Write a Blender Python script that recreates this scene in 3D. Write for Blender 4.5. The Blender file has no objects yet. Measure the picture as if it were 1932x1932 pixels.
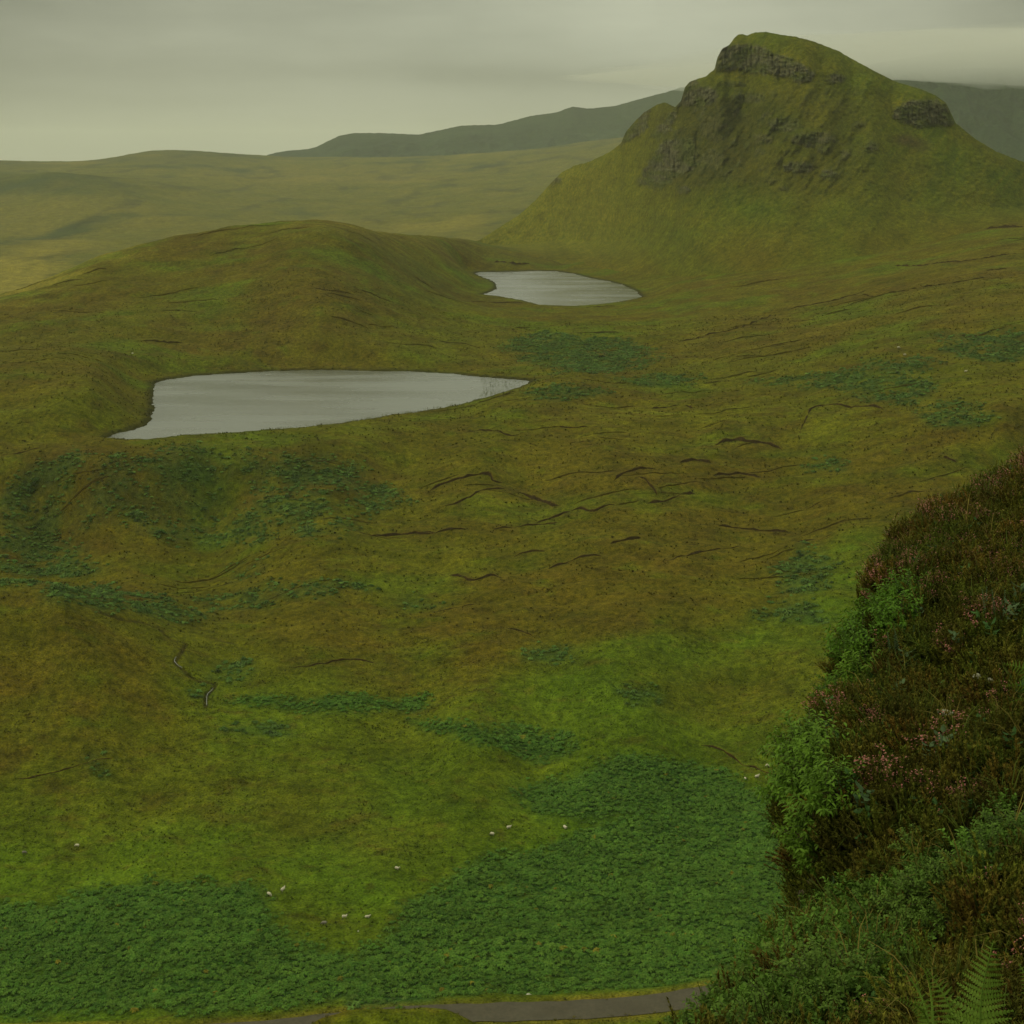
import bpy, math, random
import numpy as np
R = math.radians
rng = np.random.default_rng(7)
random.seed(7)
SC = bpy.context.scene
COL = SC.collection

# ------------------------------------------------------------------ camera, sky, sun, exposure
CAMZ, PITCH, F, C0 = 110.0, R(14.09), 2654.0, 966.0     # metres; focal length and centre on a 1932 px frame
cd = bpy.data.cameras.new('camera'); cam = bpy.data.objects.new('camera', cd); COL.objects.link(cam)
cam.location = (0, 0, CAMZ); cam.rotation_euler = (math.pi/2 - PITCH, 0, 0)
cd.sensor_width = 36; cd.lens = 36*F/1932; cd.clip_start = 0.2; cd.clip_end = 60000
SC.camera = cam
SC.view_settings.view_transform = 'Standard'; SC.view_settings.look = 'None'
SC.view_settings.exposure = -0.08; SC.view_settings.gamma = 1
SC.cycles.max_bounces = 5; SC.cycles.diffuse_bounces = 3; SC.cycles.volume_bounces = 3
SC.cycles.use_denoising = True
SC.cycles.transparent_max_bounces = 8

SUN_EL, SUN_AZ = 25, -92          # azimuth from +Y towards +X: the light comes from the left
W = bpy.data.worlds.new('World'); SC.world = W; W.use_nodes = True
def build_world():
    nt = W.node_tree; N = nt.nodes; L = nt.links; N.clear()
    def n(t, **k):
        x = N.new(t)
        for a, b in k.items(): setattr(x, a, b)
        return x
    def m(op, a, b=None, clamp=False):
        x = n('ShaderNodeMath', operation=op); x.use_clamp = clamp
        for i, v in enumerate((a, b)):
            if v is None: continue
            if isinstance(v, (int, float)): x.inputs[i].default_value = v
            else: L.new(v, x.inputs[i])
        return x.outputs[0]
    out = n('ShaderNodeOutputWorld'); bg = n('ShaderNodeBackground'); L.new(bg.outputs[0], out.inputs[0])
    tc = n('ShaderNodeTexCoord'); sep = n('ShaderNodeSeparateXYZ'); L.new(tc.outputs['Generated'], sep.inputs[0])
    x, y, z = sep.outputs
    def noise(sx, sz, scale, detail, off, rough=.5):
        mp = n('ShaderNodeMapping'); L.new(tc.outputs['Generated'], mp.inputs[0])
        mp.inputs['Scale'].default_value = (sx, sx, sz); mp.inputs['Location'].default_value = (off, off*.7, off*.3)
        t = n('ShaderNodeTexNoise'); L.new(mp.outputs[0], t.inputs['Vector'])
        t.inputs['Scale'].default_value = scale; t.inputs['Detail'].default_value = detail; t.inputs['Roughness'].default_value = rough
        return t.outputs[0]
    big = noise(1, 2.6, 4.2, 5, 3.1)
    strk = noise(1, 7, 5.0, 5, 8.4, .55)
    # overcast luminance: brighter towards the zenith
    lum = m('ADD', .455, m('MULTIPLY', m('MAXIMUM', z, 0.0), 1.75))
    lum = m('MULTIPLY', lum, m('ADD', 0.50, m('MULTIPLY', big, 1.0)))
    lum = m('MULTIPLY', lum, m('ADD', 0.72, m('MULTIPLY', strk, 0.56)))
    # thin place in the cloud right of the middle, and a long grey streak below it
    def lobe(cx, cz, wx, wz, amp):
        a = m('DIVIDE', m('SUBTRACT', x, cx), wx); b = m('DIVIDE', m('SUBTRACT', z, cz), wz)
        e = m('ADD', m('MULTIPLY', a, a), m('MULTIPLY', b, b))
        g = m('POWER', 2.718, m('MULTIPLY', e, -1.0))
        return m('MULTIPLY', m('MULTIPLY', g, amp), m('GREATER_THAN', y, 0.0))
    for args in ((0.08, 0.085, 0.17, 0.04, .22), (-0.03, 0.056, 0.14, .008, -.10), (0.05, .050, .08, .007, -.10), (-.42, .12, .20, .10, -.24), (.36, .11, .13, .07, -.20), (-.05, .145, .3, .035, -.10), (-.17, .035, .16, .02, .05)):
        lum = m('ADD', lum, lobe(*args))
    col = n('ShaderNodeMix', data_type='RGBA'); L.new(m('MULTIPLY', big, 1.0), col.inputs['Factor'])
    col.inputs['A'].default_value = (.560, .590, .455, 1); col.inputs['B'].default_value = (.620, .632, .478, 1)
    mul = n('ShaderNodeVectorMath', operation='SCALE'); L.new(col.outputs['Result'], mul.inputs[0]); L.new(lum, mul.inputs['Scale'])
    sky = n('ShaderNodeTexSky'); sky.sky_type = 'NISHITA'; sky.sun_disc = False
    sky.sun_elevation = R(SUN_EL); sky.sun_rotation = R(SUN_AZ)
    ss = n('ShaderNodeVectorMath', operation='SCALE'); L.new(sky.outputs[0], ss.inputs[0]); ss.inputs['Scale'].default_value = 0.05
    mix = n('ShaderNodeMix', data_type='RGBA'); mix.inputs['Factor'].default_value = 0.96    # cloud cover over the clear sky
    L.new(ss.outputs[0], mix.inputs['A']); L.new(mul.outputs[0], mix.inputs['B'])
    L.new(mix.outputs['Result'], bg.inputs['Color']); bg.inputs['Strength'].default_value = 1.0
build_world()
sl = bpy.data.lights.new('sun', 'SUN'); sun = bpy.data.objects.new('sun', sl); COL.objects.link(sun)
sl.energy = 1.5; sl.angle = R(10); sl.color = (1.0, .95, .68)
_az, _el = R(SUN_AZ), R(SUN_EL)
from mathutils import Vector, Matrix
sun.rotation_euler = Vector((math.sin(_az)*math.cos(_el), math.cos(_az)*math.cos(_el), math.sin(_el))).to_track_quat('Z', 'Y').to_euler()

# ------------------------------------------------------------------ helpers
def tag(o, label=None, cat=None, group=None, kind=None):
    if label: o['label'] = label
    if cat: o['category'] = cat
    if group: o['group'] = group
    if kind: o['kind'] = kind
    return o
def mesh_np(name, V, Q=None, T=None, attrs=None, smooth=True):
    """vertices (n,3), quads (m,4) and/or triangles (k,3); attrs: {name: (kind, array)}"""
    me = bpy.data.meshes.new(name)
    V = np.ascontiguousarray(V, np.float32); me.vertices.add(len(V)); me.vertices.foreach_set('co', V.ravel())
    parts, starts, pos = [], [], 0
    for A, k in ((Q, 4), (T, 3)):
        if A is not None and len(A):
            A = np.asarray(A, np.int32); parts.append(A.ravel()); starts.append(pos + np.arange(len(A), dtype=np.int32)*k); pos += A.size
    li = np.concatenate(parts); st = np.concatenate(starts)
    me.loops.add(len(li)); me.loops.foreach_set('vertex_index', li)
    me.polygons.add(len(st)); me.polygons.foreach_set('loop_start', st)
    me.update(calc_edges=True)
    if smooth: me.polygons.foreach_set('use_smooth', np.ones(len(st), bool))
    for k, (kind, arr) in (attrs or {}).items():
        a = me.attributes.new(k, kind, 'POINT')
        if kind == 'FLOAT_COLOR':
            c = np.ones((len(V), 4), np.float32); c[:, :3] = arr; a.data.foreach_set('color', c.ravel())
        elif kind == 'FLOAT_VECTOR': a.data.foreach_set('vector', np.ascontiguousarray(arr, np.float32).ravel())
        else: a.data.foreach_set('value', np.ascontiguousarray(arr, np.float32 if kind == 'FLOAT' else np.int32))
    return me
def link(name, me, mat=None, parent=None, loc=None):
    o = bpy.data.objects.new(name, me); COL.objects.link(o)
    if mat is not None:
        if len(me.materials): me.materials.clear()
        me.materials.append(mat)
    if parent is not None: o.parent = parent
    if loc is not None: o.location = loc
    return o
def grid_quads(nr, nc):
    i = np.arange((nr-1)*nc, dtype=np.int32).reshape(nr-1, nc)[:, :-1]
    return np.stack([i, i+1, i+1+nc, i+nc], -1).reshape(-1, 4)

_pr = np.random.default_rng(11); _PERM = _pr.permutation(1024).astype(np.int32); _PERM = np.concatenate([_PERM, _PERM])
_ga = _pr.uniform(0, 2*np.pi, 1024); _GX, _GY = np.cos(_ga).astype(np.float32), np.sin(_ga).astype(np.float32)
def noise(x, y, seed=0):
    """gradient noise, about -1..1"""
    x = np.asarray(x); y = np.asarray(y)
    xf, yf = np.floor(x), np.floor(y); fx, fy = (x-xf).astype(np.float32), (y-yf).astype(np.float32)
    xi = (xf.astype(np.int32)+seed*37) & 1023; yi = (yf.astype(np.int32)+seed*101) & 1023
    u = fx*fx*fx*(fx*(fx*6-15)+10); v = fy*fy*fy*(fy*(fy*6-15)+10)
    p0 = _PERM[xi]; p1 = _PERM[xi+1]
    def g(p, b):
        h = _PERM[p+((yi+b) & 1023)]; return _GX[h], _GY[h]
    a = g(p0, 0); n00 = a[0]*fx+a[1]*fy
    a = g(p1, 0); n10 = a[0]*(fx-1)+a[1]*fy
    a = g(p0, 1); n01 = a[0]*fx+a[1]*(fy-1)
    a = g(p1, 1); n11 = a[0]*(fx-1)+a[1]*(fy-1)
    n0 = n00+(n10-n00)*u; n1 = n01+(n11-n01)*u
    return (n0+(n1-n0)*v)*1.5
def fbm(x, y, oct=4, seed=0, gain=.5, ridged=False):
    s, a, t = 0, 1.0, 0
    for k in range(oct):
        n = noise(x*2**k + 17.3*k, y*2**k - 9.1*k, seed+k)
        if ridged: n = 1-2*np.abs(n)
        s = s + a*n; t += a; a *= gain
    return s/t
def sstep(a, b, x):
    t = np.clip((x-a)/(b-a), 0, 1); return t*t*(3-2*t)

cp, sp = math.cos(PITCH), math.sin(PITCH)
def raydir(px, py):
    a = (np.asarray(px, float)-C0)/F; b = (C0-np.asarray(py, float))/F
    return a, cp + b*sp, -sp + b*cp                       # x, y, z
def at_d(px, py, d):
    x, y, z = raydir(px, py); k = d/y; return x*k, y*k, CAMZ + z*k
def at_z(px, py, zz):
    x, y, z = raydir(px, py); k = (zz-CAMZ)/z; return x*k, y*k, zz + 0*k
def pix(x, y, z):
    z = z-CAMZ; w = y*cp - z*sp; v = y*sp + z*cp
    return C0 + F*x/w, C0 - F*v/w

# ------------------------------------------------------------------ materials
def new_mat(name):
    m = bpy.data.materials.new(name); m.use_nodes = True
    return m, m.node_tree.nodes, m.node_tree.links, m.node_tree.nodes['Principled BSDF']
def ground_mat(name, scales=((.05, .35), (.45, .5), (2.6, .7)), bump=.5, bdist=.5, rough=.9, stretch=(1, 1, 1), hue=.35):
    """base colour from the mesh (what grows there) times fine grain"""
    m, N, L, P = new_mat(name)
    P.inputs['Roughness'].default_value = rough; P.inputs['Specular IOR Level'].default_value = .03
    at = N.new('ShaderNodeAttribute'); at.attribute_name = 'tint'
    tc = N.new('ShaderNodeTexCoord'); mp = N.new('ShaderNodeMapping'); L.new(tc.outputs['Object'], mp.inputs[0]); mp.inputs['Scale'].default_value = stretch
    fac = None; last = None; nodes = []
    for i, (s, a) in enumerate(scales):
        t = N.new('ShaderNodeTexNoise'); t.inputs['Scale'].default_value = s; t.inputs['Detail'].default_value = 4; t.inputs['Roughness'].default_value = .6
        L.new(mp.outputs[0], t.inputs['Vector']); nodes.append(t)
        r = N.new('ShaderNodeMapRange'); r.inputs['From Min'].default_value = .3; r.inputs['From Max'].default_value = .7
        r.inputs['To Min'].default_value = 1-a; r.inputs['To Max'].default_value = 1+a; L.new(t.outputs[0], r.inputs[0])
        if fac is None: fac = r.outputs[0]
        else:
            mm = N.new('ShaderNodeMath'); mm.operation = 'MULTIPLY'; L.new(fac, mm.inputs[0]); L.new(r.outputs[0], mm.inputs[1]); fac = mm.outputs[0]
    vs = N.new('ShaderNodeVectorMath'); vs.operation = 'SCALE'; L.new(at.outputs['Color'], vs.inputs[0]); L.new(fac, vs.inputs['Scale'])
    hm = N.new('ShaderNodeMix'); hm.data_type = 'RGBA'; hm.blend_type = 'MULTIPLY'
    hr = N.new('ShaderNodeMapRange'); hr.inputs['From Min'].default_value = .42; hr.inputs['From Max'].default_value = .66; hr.inputs['To Max'].default_value = hue; L.new(nodes[1 % len(nodes)].outputs[0], hr.inputs[0])
    L.new(hr.outputs[0], hm.inputs['Factor']); L.new(vs.outputs[0], hm.inputs['A']); hm.inputs['B'].default_value = (1.22, .86, .7, 1)
    L.new(hm.outputs['Result'], P.inputs['Base Color'])
    ad = N.new('ShaderNodeMath'); ad.operation = 'ADD'; L.new(nodes[-1].outputs[0], ad.inputs[0]); L.new(nodes[-2].outputs[0], ad.inputs[1])
    b = N.new('ShaderNodeBump'); b.inputs['Strength'].default_value = bump; b.inputs['Distance'].default_value = bdist
    L.new(ad.outputs[0], b.inputs['Height']); L.new(b.outputs[0], P.inputs['Normal'])
    return m
def leaf_mat(name, c1, c2, rough=.6, trans=.25, attr=None, vary=.35):
    m, N, L, P = new_mat(name)
    P.inputs['Roughness'].default_value = rough; P.inputs['Specular IOR Level'].default_value = .06
    oi = N.new('ShaderNodeObjectInfo'); mx = N.new('ShaderNodeMix'); mx.data_type = 'RGBA'
    L.new(oi.outputs['Random'], mx.inputs['Factor']); mx.inputs['A'].default_value = (*c1, 1); mx.inputs['B'].default_value = (*c2, 1)
    tc = N.new('ShaderNodeTexCoord'); t = N.new('ShaderNodeTexNoise'); t.inputs['Scale'].default_value = 9; L.new(tc.outputs['Object'], t.inputs['Vector'])
    r = N.new('ShaderNodeMapRange'); r.inputs['From Min'].default_value = .3; r.inputs['From Max'].default_value = .7; r.inputs['To Min'].default_value = 1-vary; r.inputs['To Max'].default_value = 1+vary
    L.new(t.outputs[0], r.inputs[0]); vs = N.new('ShaderNodeVectorMath'); vs.operation = 'SCALE'; L.new(mx.outputs['Result'], vs.inputs[0]); L.new(r.outputs[0], vs.inputs['Scale'])
    src = vs.outputs[0]
    if attr:
        a = N.new('ShaderNodeAttribute'); a.attribute_name = 'tint'; q = N.new('ShaderNodeVectorMath'); q.operation = 'MULTIPLY'
        L.new(src, q.inputs[0]); L.new(a.outputs['Color'], q.inputs[1]); src = q.outputs[0]
    L.new(src, P.inputs['Base Color'])
    if trans:
        tr = N.new('ShaderNodeBsdfTranslucent'); L.new(src, tr.inputs[0]); ms = N.new('ShaderNodeMixShader'); ms.inputs[0].default_value = trans
        L.new(P.outputs[0], ms.inputs[1]); L.new(tr.outputs[0], ms.inputs[2]); L.new(ms.outputs[0], N['Material Output'].inputs[0])
    return m

# ------------------------------------------------------------------ terrain height
def tps_fit(P, v, lam=1e-3):
    n = len(P); d = np.hypot(P[:, None, 0]-P[None, :, 0], P[:, None, 1]-P[None, :, 1])
    K = np.where(d > 0, d*d*np.log(np.maximum(d, 1e-9)), 0) + lam*np.eye(n)
    A = np.zeros((n+3, n+3)); A[:n, :n] = K; A[:n, n] = 1; A[:n, n+1:] = P; A[n:, :n] = A[:n, n:].T
    return P, np.linalg.solve(A, np.concatenate([v, [0, 0, 0]]))
def tps_eval(m, X, Y):
    P, w = m; n = len(P); s = w[n] + w[n+1]*X + w[n+2]*Y
    for i in range(n):
        r2 = (X-P[i, 0])**2 + (Y-P[i, 1])**2 + 1e-12
        s = s + w[i]*.5*r2*np.log(r2)
    return s
Zp = []                                  # (px, py, height)
def cz(z, *pts):
    for p in pts: Zp.append(at_z(p[0], p[1], z))
def cdist(d, *pts):
    for p in pts: Zp.append(at_d(p[0], p[1], d))
cz(-41, (-300, 1990), (300, 1990), (966, 1990), (1600, 1990), (2300, 1990), (-300, 1900), (300, 1900), (740, 1900), (1100, 1900), (1500, 1890), (2300, 1850))
cz(-41, (-200, 1700), (300, 1720), (660, 1740), (966, 1700), (1400, 1700), (1900, 1700))
cz(-40, (-200, 1560), (300, 1580), (700, 1600)); cz(-39, (1100, 1560), (1500, 1560)); cz(-36, (2200, 1560))
cz(-37, (250, 1440), (600, 1440), (800, 1420)); cz(-38, (1000, 1440), (1300, 1450)); cz(-33, (1600, 1430), (2100, 1400))
cz(-30, (-250, 1400)); cz(-29, (0, 1350)); cz(-24, (-150, 1250), (60, 1260)); cz(-15, (0, 1156), (-200, 1140)); cz(-17, (110, 1178)); cz(-23, (230, 1196)); cz(-29, (330, 1260), (330, 1214)); cz(-33, (390, 1330))
cz(-31, (150, 1140), (0, 1112), (-250, 1100)); cz(-29, (320, 1160))
cz(-31, (600, 1320)); cz(-31, (900, 1360)); cz(-27, (600, 1200), (900, 1200)); cz(-25, (1200, 1250)); cz(-27, (1500, 1260)); cz(-20, (1900, 1200), (2200, 1150))
cz(-21, (1200, 1130), (1500, 1120)); cz(-24, (0, 1010)); cz(-21, (500, 1020), (800, 1040)); cz(-17, (1000, 1000)); cz(-14, (1500, 1000)); cz(-7, (1900, 1000), (2200, 950))
cz(-16, (-200, 930), (100, 930), (400, 930)); cz(-13, (700, 930), (1000, 930)); cz(-7, (1400, 900)); cz(2, (1900, 880), (2200, 850))
cz(-5, (100, 868), (400, 868), (650, 868)); cz(-4, (900, 860)); cz(1.0, (200, 838), (400, 832), (650, 815)); cz(2, (0, 830), (-250, 830)); cz(0, (900, 800)); cz(-1, (1150, 850))
cz(8, (30, 770), (-200, 750)); cz(14, (170, 692)); cz(13, (0, 720)); cz(8, (250, 740))
cz(8, (1090, 716)); cz(4, (960, 775)); cz(3, (1150, 780)); cz(4, (1400, 800)); cz(14, (1900, 800), (2200, 780))
cz(1, (300, 716), (560, 696), (900, 702), (1010, 700)); cz(0, (560, 760), (350, 790), (800, 740), (450, 730))
cz(3, (1150, 690)); cz(9, (1400, 710)); cz(22, (1900, 700)); cz(6, (950, 640)); cz(8, (1100, 620))
cz(15, (1400, 610)); cz(18, (1500, 600)); cz(38, (1920, 560)); cz(28, (1700, 600)); cz(27, (1500, 525)); cz(36, (1500, 480)); cz(42, (1700, 480)); cz(56, (1930, 450), (2200, 440)); cz(64, (1930, 412))
cz(5.4, (910, 560), (1020, 582), (1080, 583), (1215, 568), (900, 511), (1060, 506), (1140, 520)); cz(5, (1050, 545), (980, 530)); cz(12, (1260, 550)); cz(16, (1300, 515)); cz(12, (1100, 490)); cz(14, (950, 490))
cz(12, (-250, 660), (0, 650)); cz(20, (150, 600), (300, 600)); cz(22, (600, 600)); cz(14, (800, 610)); cz(10, (870, 545)); cz(18, (830, 540))
cz(34, (300, 530)); cz(40, (600, 520)); cz(30, (780, 510)); cz(8, (400, 660), (700, 660))
cdist(880, (0, 572)); cdist(870, (-300, 640)); cdist(985, (180, 492)); cdist(1000, (300, 468)); cdist(1040, (400, 452)); cdist(1080, (480, 436)); cdist(1120, (570, 420)); cdist(1170, (640, 426)); cdist(1220, (720, 437)); cdist(1020, (700, 466)); cdist(1300, (785, 444)); cdist(1390, (835, 451)); cdist(1440, (880, 459)); cdist(1520, (940, 467)); cdist(1600, (1000, 474))
def at_dz(px, d, z):                    # a hidden place: column, distance, height
    Zp.append(((px-C0)/F*d, d, z))
for px, d, z in ((-300, 1050, 0), (0, 1100, 0), (200, 1250, 0), (450, 1350, 5), (700, 1420, 8), (-300, 1400, -40), (100, 1550, -42), (500, 1650, -40), (850, 1950, -10), (700, 1800, -38), (1000, 1900, -10), (1300, 1500, 40), (1700, 1500, 50), (2100, 1500, 70), (1300, 2000, 20), (1900, 2000, 50), (2300, 1900, 60), (1400, 2600, 0), (2000, 2600, 20), (1400, 3600, 60), (2100, 3600, 100), (1500, 6000, 120), (2300, 6000, 90)):
    at_dz(px, d, z)
cdist(1850, (100, 535), (-250, 550)); cdist(2300, (60, 478), (500, 478)); cdist(2900, (100, 440), (700, 440), (850, 430)); cdist(2700, (-250, 440))
cdist(3400, (-200, 385), (50, 378), (400, 400), (900, 395)); cdist(3750, (90, 326), (-200, 328)); cdist(4100, (80, 335), (-250, 330)); cdist(4000, (350, 350), (700, 370), (1050, 345))
cdist(4900, (450, 320), (750, 325), (1050, 300)); cdist(6000, (0, 303), (-300, 303), (180, 303), (290, 283), (400, 287), (510, 294), (700, 296), (900, 290), (1180, 262))
for px in (-300, 0, 300, 700, 1200): at_dz(px, 7500, 60)
Zp = np.array(Zp)
KU = 3.0
def uw(x, y): return np.arctan2(x, y)*KU, np.log(np.hypot(x, y))
U0, W0 = uw(Zp[:, 0], Zp[:, 1])
TPS = tps_fit(np.stack([U0, W0], 1), Zp[:, 2], 2e-4)

LOCH_A = [(203, 826), (222, 818), (250, 811), (275, 803), (284, 795), (288, 780), (291, 768), (288, 752), (290, 737), (294, 722), (318, 716), (370, 709), (430, 705), (520, 700), (600, 698), (700, 700), (780, 701), (860, 706), (905, 711), (950, 714), (1003, 719), (985, 728), (950, 740), (905, 753), (860, 765), (800, 776), (740, 783), (700, 790), (640, 799), (560, 808), (500, 812), (430, 818), (340, 822), (280, 829), (240, 830)]
LOCH_B = [(895, 516), (905, 513), (950, 513), (1000, 511), (1050, 512), (1085, 517), (1115, 525), (1150, 531), (1175, 538), (1200, 549), (1211, 561), (1180, 568), (1130, 575), (1080, 578), (1020, 576), (985, 567), (945, 560), (910, 556), (925, 551), (937, 545), (936, 536), (925, 528), (915, 525)]
def world_poly(pts, z):
    a = np.array(pts, float); x, y, _ = at_z(a[:, 0], a[:, 1], z); return np.stack([x, y], 1)
WA, WB = world_poly(LOCH_A, 0.0), world_poly(LOCH_B, 5.0)
def poly_sd(x, y, P, closed=True):
    """signed distance to a polygon (positive inside), or minus the distance to a line"""
    d2 = np.full(x.shape, 1e18); inside = np.zeros(x.shape, bool); n = len(P)
    for i in range(n if closed else n-1):
        a, b = P[i], P[(i+1) % n]; e = b-a
        t = np.clip(((x-a[0])*e[0]+(y-a[1])*e[1])/max(e@e, 1e-12), 0, 1)
        d2 = np.minimum(d2, (x-a[0]-t*e[0])**2+(y-a[1]-t*e[1])**2)
        if closed:
            c = (a[1] > y) != (b[1] > y)
            if c.any():
                xi = a[0]+(y-a[1])*(e[0]/(e[1] if e[1] else 1e-12)); inside ^= c & (x < xi)
    d = np.sqrt(d2); return np.where(inside, d, -d)
def boxed(x, y, P, pad):
    return (x > P[:, 0].min()-pad) & (x < P[:, 0].max()+pad) & (y > P[:, 1].min()-pad) & (y < P[:, 1].max()+pad)

_UA, _UB, _WA, _WB, _NU, _NW = -1.46, 1.46, math.log(200), math.log(7450), 340, 420
_tu, _tw = np.meshgrid(np.linspace(_UA, _UB, _NU), np.linspace(_WA, _WB, _NW))
_TAB = tps_eval(TPS, _tu.ravel(), _tw.ravel()).reshape(_NW, _NU)
def tps_table(u, w):
    a = np.clip((u-_UA)/(_UB-_UA)*(_NU-1), 0, _NU-1.001); b = np.clip((w-_WA)/(_WB-_WA)*(_NW-1), 0, _NW-1.001)
    i = a.astype(int); j = b.astype(int); fa, fb = a-i, b-j
    return (_TAB[j, i]*(1-fa)+_TAB[j, i+1]*fa)*(1-fb)+(_TAB[j+1, i]*(1-fa)+_TAB[j+1, i+1]*fa)*fb
def base_height(x, y):
    u, w = uw(x, y); r = np.exp(w)
    uc = np.clip(u, -1.45, 1.45)
    wc = np.clip(w, math.log(205), math.log(7400))
    z = tps_table(uc, wc)
    # the open moor outside the photograph goes on at the same level
    side = sstep(1.3, 2.2, np.abs(u)); z = z*(1-side) + side*np.clip(z, -40, 90)
    # the hillside the photographer stands on: steep below, rising behind
    th = np.arctan2(x, y); front = .5+.5*np.cos(th)
    hill = CAMZ-1.75 - np.where(front > .5, 1, 1)*r*(1.02*sstep(.30, .80, front) - .45*(1-sstep(.1, .5, front)))
    hill = np.maximum(hill, -41 + 30*(1-sstep(.4, .8, front)))
    k = sstep(120, 205, r)
    z = z*(1-sstep(6700, 8200, r)) - 60*sstep(6700, 8200, r)
    z = np.where(r < 205, hill*(1-k)+z*k, z)
    # a grassy nose of the hillside that hides part of the road
    m = (r > 170) & (r < 240) & (np.abs(u) < 1.2)
    if m.any():
        a = C0+F*np.tan(u[m]/KU)*1.17; yc = np.interp(a, [380, 430, 490, 560, 740, 800, 870, 930], [1975, 1935, 1910, 1901, 1903, 1914, 1942, 1990])
        zc = CAMZ-200*np.tan(PITCH+np.arctan((yc-C0)/F)); z[m] = np.maximum(z[m], zc-((r[m]-200)/7)**2*6)
    return z
def height(x, y, full=True):
    z = base_height(x, y)
    if full:
        r = np.hypot(x, y); near = sstep(15, 215, r); far = sstep(1300, 2600, r); vfar = sstep(3000, 5500, r)
        wx = fbm(x/60, y/60, 2, 50)*20; wy = fbm(x/60+9, y/60-4, 2, 55)*20
        n = fbm((x+wx)/75, (y+wy)/75, 4, 3)*3.0
        n = n + (1-sstep(900, 1500, r))*(fbm((x+wx*.4)/17, (y+wy*.4)/15, 4, 11)*1.2 + fbm(x/3.2, y/2.6, 3, 21)*.24)
        # peat ledges and sheep terraces running across the slopes
        t = fbm((x*.35+wx*.8)/26, (y*1.0+wy*.8+x*.18)/13, 3, 33, ridged=True)
        n = n + (1-sstep(1000, 2500, r))*.55*sstep(.15, .75, t)*sstep(300, 430, r)
        n = n + far*fbm((x+2*wx)/420, (y+2*wy)/420, 5, 77)*(15-7*vfar)
        for kx, ky, kr, kh in ((-135, 388, 42, 7), (-112, 985, 36, 7), (-215, 1040, 60, 6), (-20, 930, 40, 4), (150, 560, 28, 2.5), (-60, 455, 22, 2.5), (60, 430, 26, 2.2), (110, 350, 22, 2), (-120, 520, 26, 3)):
            n = n + kh*np.exp(-((x-kx)**2+((y-ky)/1.1)**2)/kr**2)
        z = z + n*near
    for P, lv in ((WA, 0.0), (WB, 5.0)):
        m = boxed(x, y, P, 60)
        if m.any():
            q = 1.6 if lv == 0 else 2.2
            s = poly_sd(x[m], y[m], P) + fbm(x[m]/7, y[m]/7, 3, 91)*q; zz = z[m]
            inn = lv - np.minimum(.25+s*.12, 3)
            out = lv + .12 + np.maximum(zz-lv-.12, 0)*sstep(0, 26, -s) + .55*sstep(0, 2.0, -s)
            z[m] = np.where(s > 0, inn, np.where(s > -60, out*1.0 + (zz-out)*sstep(26, 60, -s), zz))
    return z

# marching a sight line down to the ground: used only to find where on the ground a thing stands
_rr = np.exp(np.linspace(math.log(198), math.log(7000), 520))
def ground_at(px, py):
    x, y, z = raydir(px, py); h = math.hypot(x, y); k = _rr/h
    i = np.nonzero(CAMZ+z*k <= base_height(x*k, y*k)+1.5)[0]
    i = i[0] if len(i) else len(_rr)-2
    rr = np.linspace(_rr[max(i-2, 0)], _rr[min(i+4, len(_rr)-1)], 90); k = rr/h; X, Y, Z = x*k, y*k, CAMZ+z*k
    H = height(X, Y); i = np.nonzero(Z <= H)[0]
    i = i[0] if len(i) else len(rr)-1
    if i > 0:
        a, b = Z[i-1]-H[i-1], Z[i]-H[i]; t = a/(a-b) if a != b else 0
        return np.array([X[i-1]+(X[i]-X[i-1])*t, Y[i-1]+(Y[i]-Y[i-1])*t])
    return np.array([X[0], Y[0]])
def gpoly(pts): return np.array([ground_at(*p) for p in pts])

# ------------------------------------------------------------------ what grows where (outlines on the ground)
GREEN = np.array((.055, .104, .0050)); OLIVE = np.array((.086, .099, .0055)); BROWN = np.array((.086, .070, .0055))
DKBROWN = np.array((.055, .040, .006)); BRACK = np.array((.034, .082, .012)); BLUEB = np.array((.032, .078, .016))
YELLOW = np.array((.175, .150, .022)); LUSH = np.array((.070, .118, .006)); PEAT = np.array((.024, .017, .006)); STRAW = np.array((.135, .100, .015))
def ell(cx, cy, rx, ry, n=14, rot=0):
    a = np.linspace(0, 2*np.pi, n, endpoint=False); X, Y = rx*np.cos(a), ry*np.sin(a)
    return [(cx+u*math.cos(rot)-v*math.sin(rot), cy+u*math.sin(rot)+v*math.cos(rot)) for u, v in zip(X, Y)]
BR_MAIN = [(-200, 1700), (0, 1698), (100, 1700), (160, 1670), (260, 1665), (380, 1668), (480, 1680), (515, 1720), (550, 1765), (620, 1800), (720, 1795), (750, 1745), (775, 1695), (860, 1655), (960, 1612), (1040, 1588), (1130, 1552), (1250, 1540), (1400, 1500), (1750, 1480), (1900, 1600), (1900, 1880), (1450, 1842), (1350, 1862), (1250, 1874), (1080, 1874), (850, 1878), (740, 1885), (650, 1875), (600, 1885), (440, 1902), (0, 1914), (-200, 1918)]
BR_UP = [(970, 1502), (990, 1487), (1080, 1467), (1120, 1440), (1180, 1422), (1240, 1427), (1300, 1442), (1400, 1478), (1480, 1492), (1700, 1480), (1700, 1540), (1400, 1545), (1200, 1538), (1100, 1540), (1010, 1532)]
BR_BAND = [(436, 1322), (480, 1314), (560, 1324), (640, 1319), (720, 1327), (800, 1322), (812, 1334), (760, 1344), (700, 1350), (610, 1345), (560, 1340), (500, 1335)]
BR_SPUR = [(795, 1358), (850, 1365), (920, 1378), (980, 1383), (1040, 1400), (1090, 1410), (1060, 1426), (1010, 1434), (970, 1415), (900, 1388), (830, 1378)]
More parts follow.
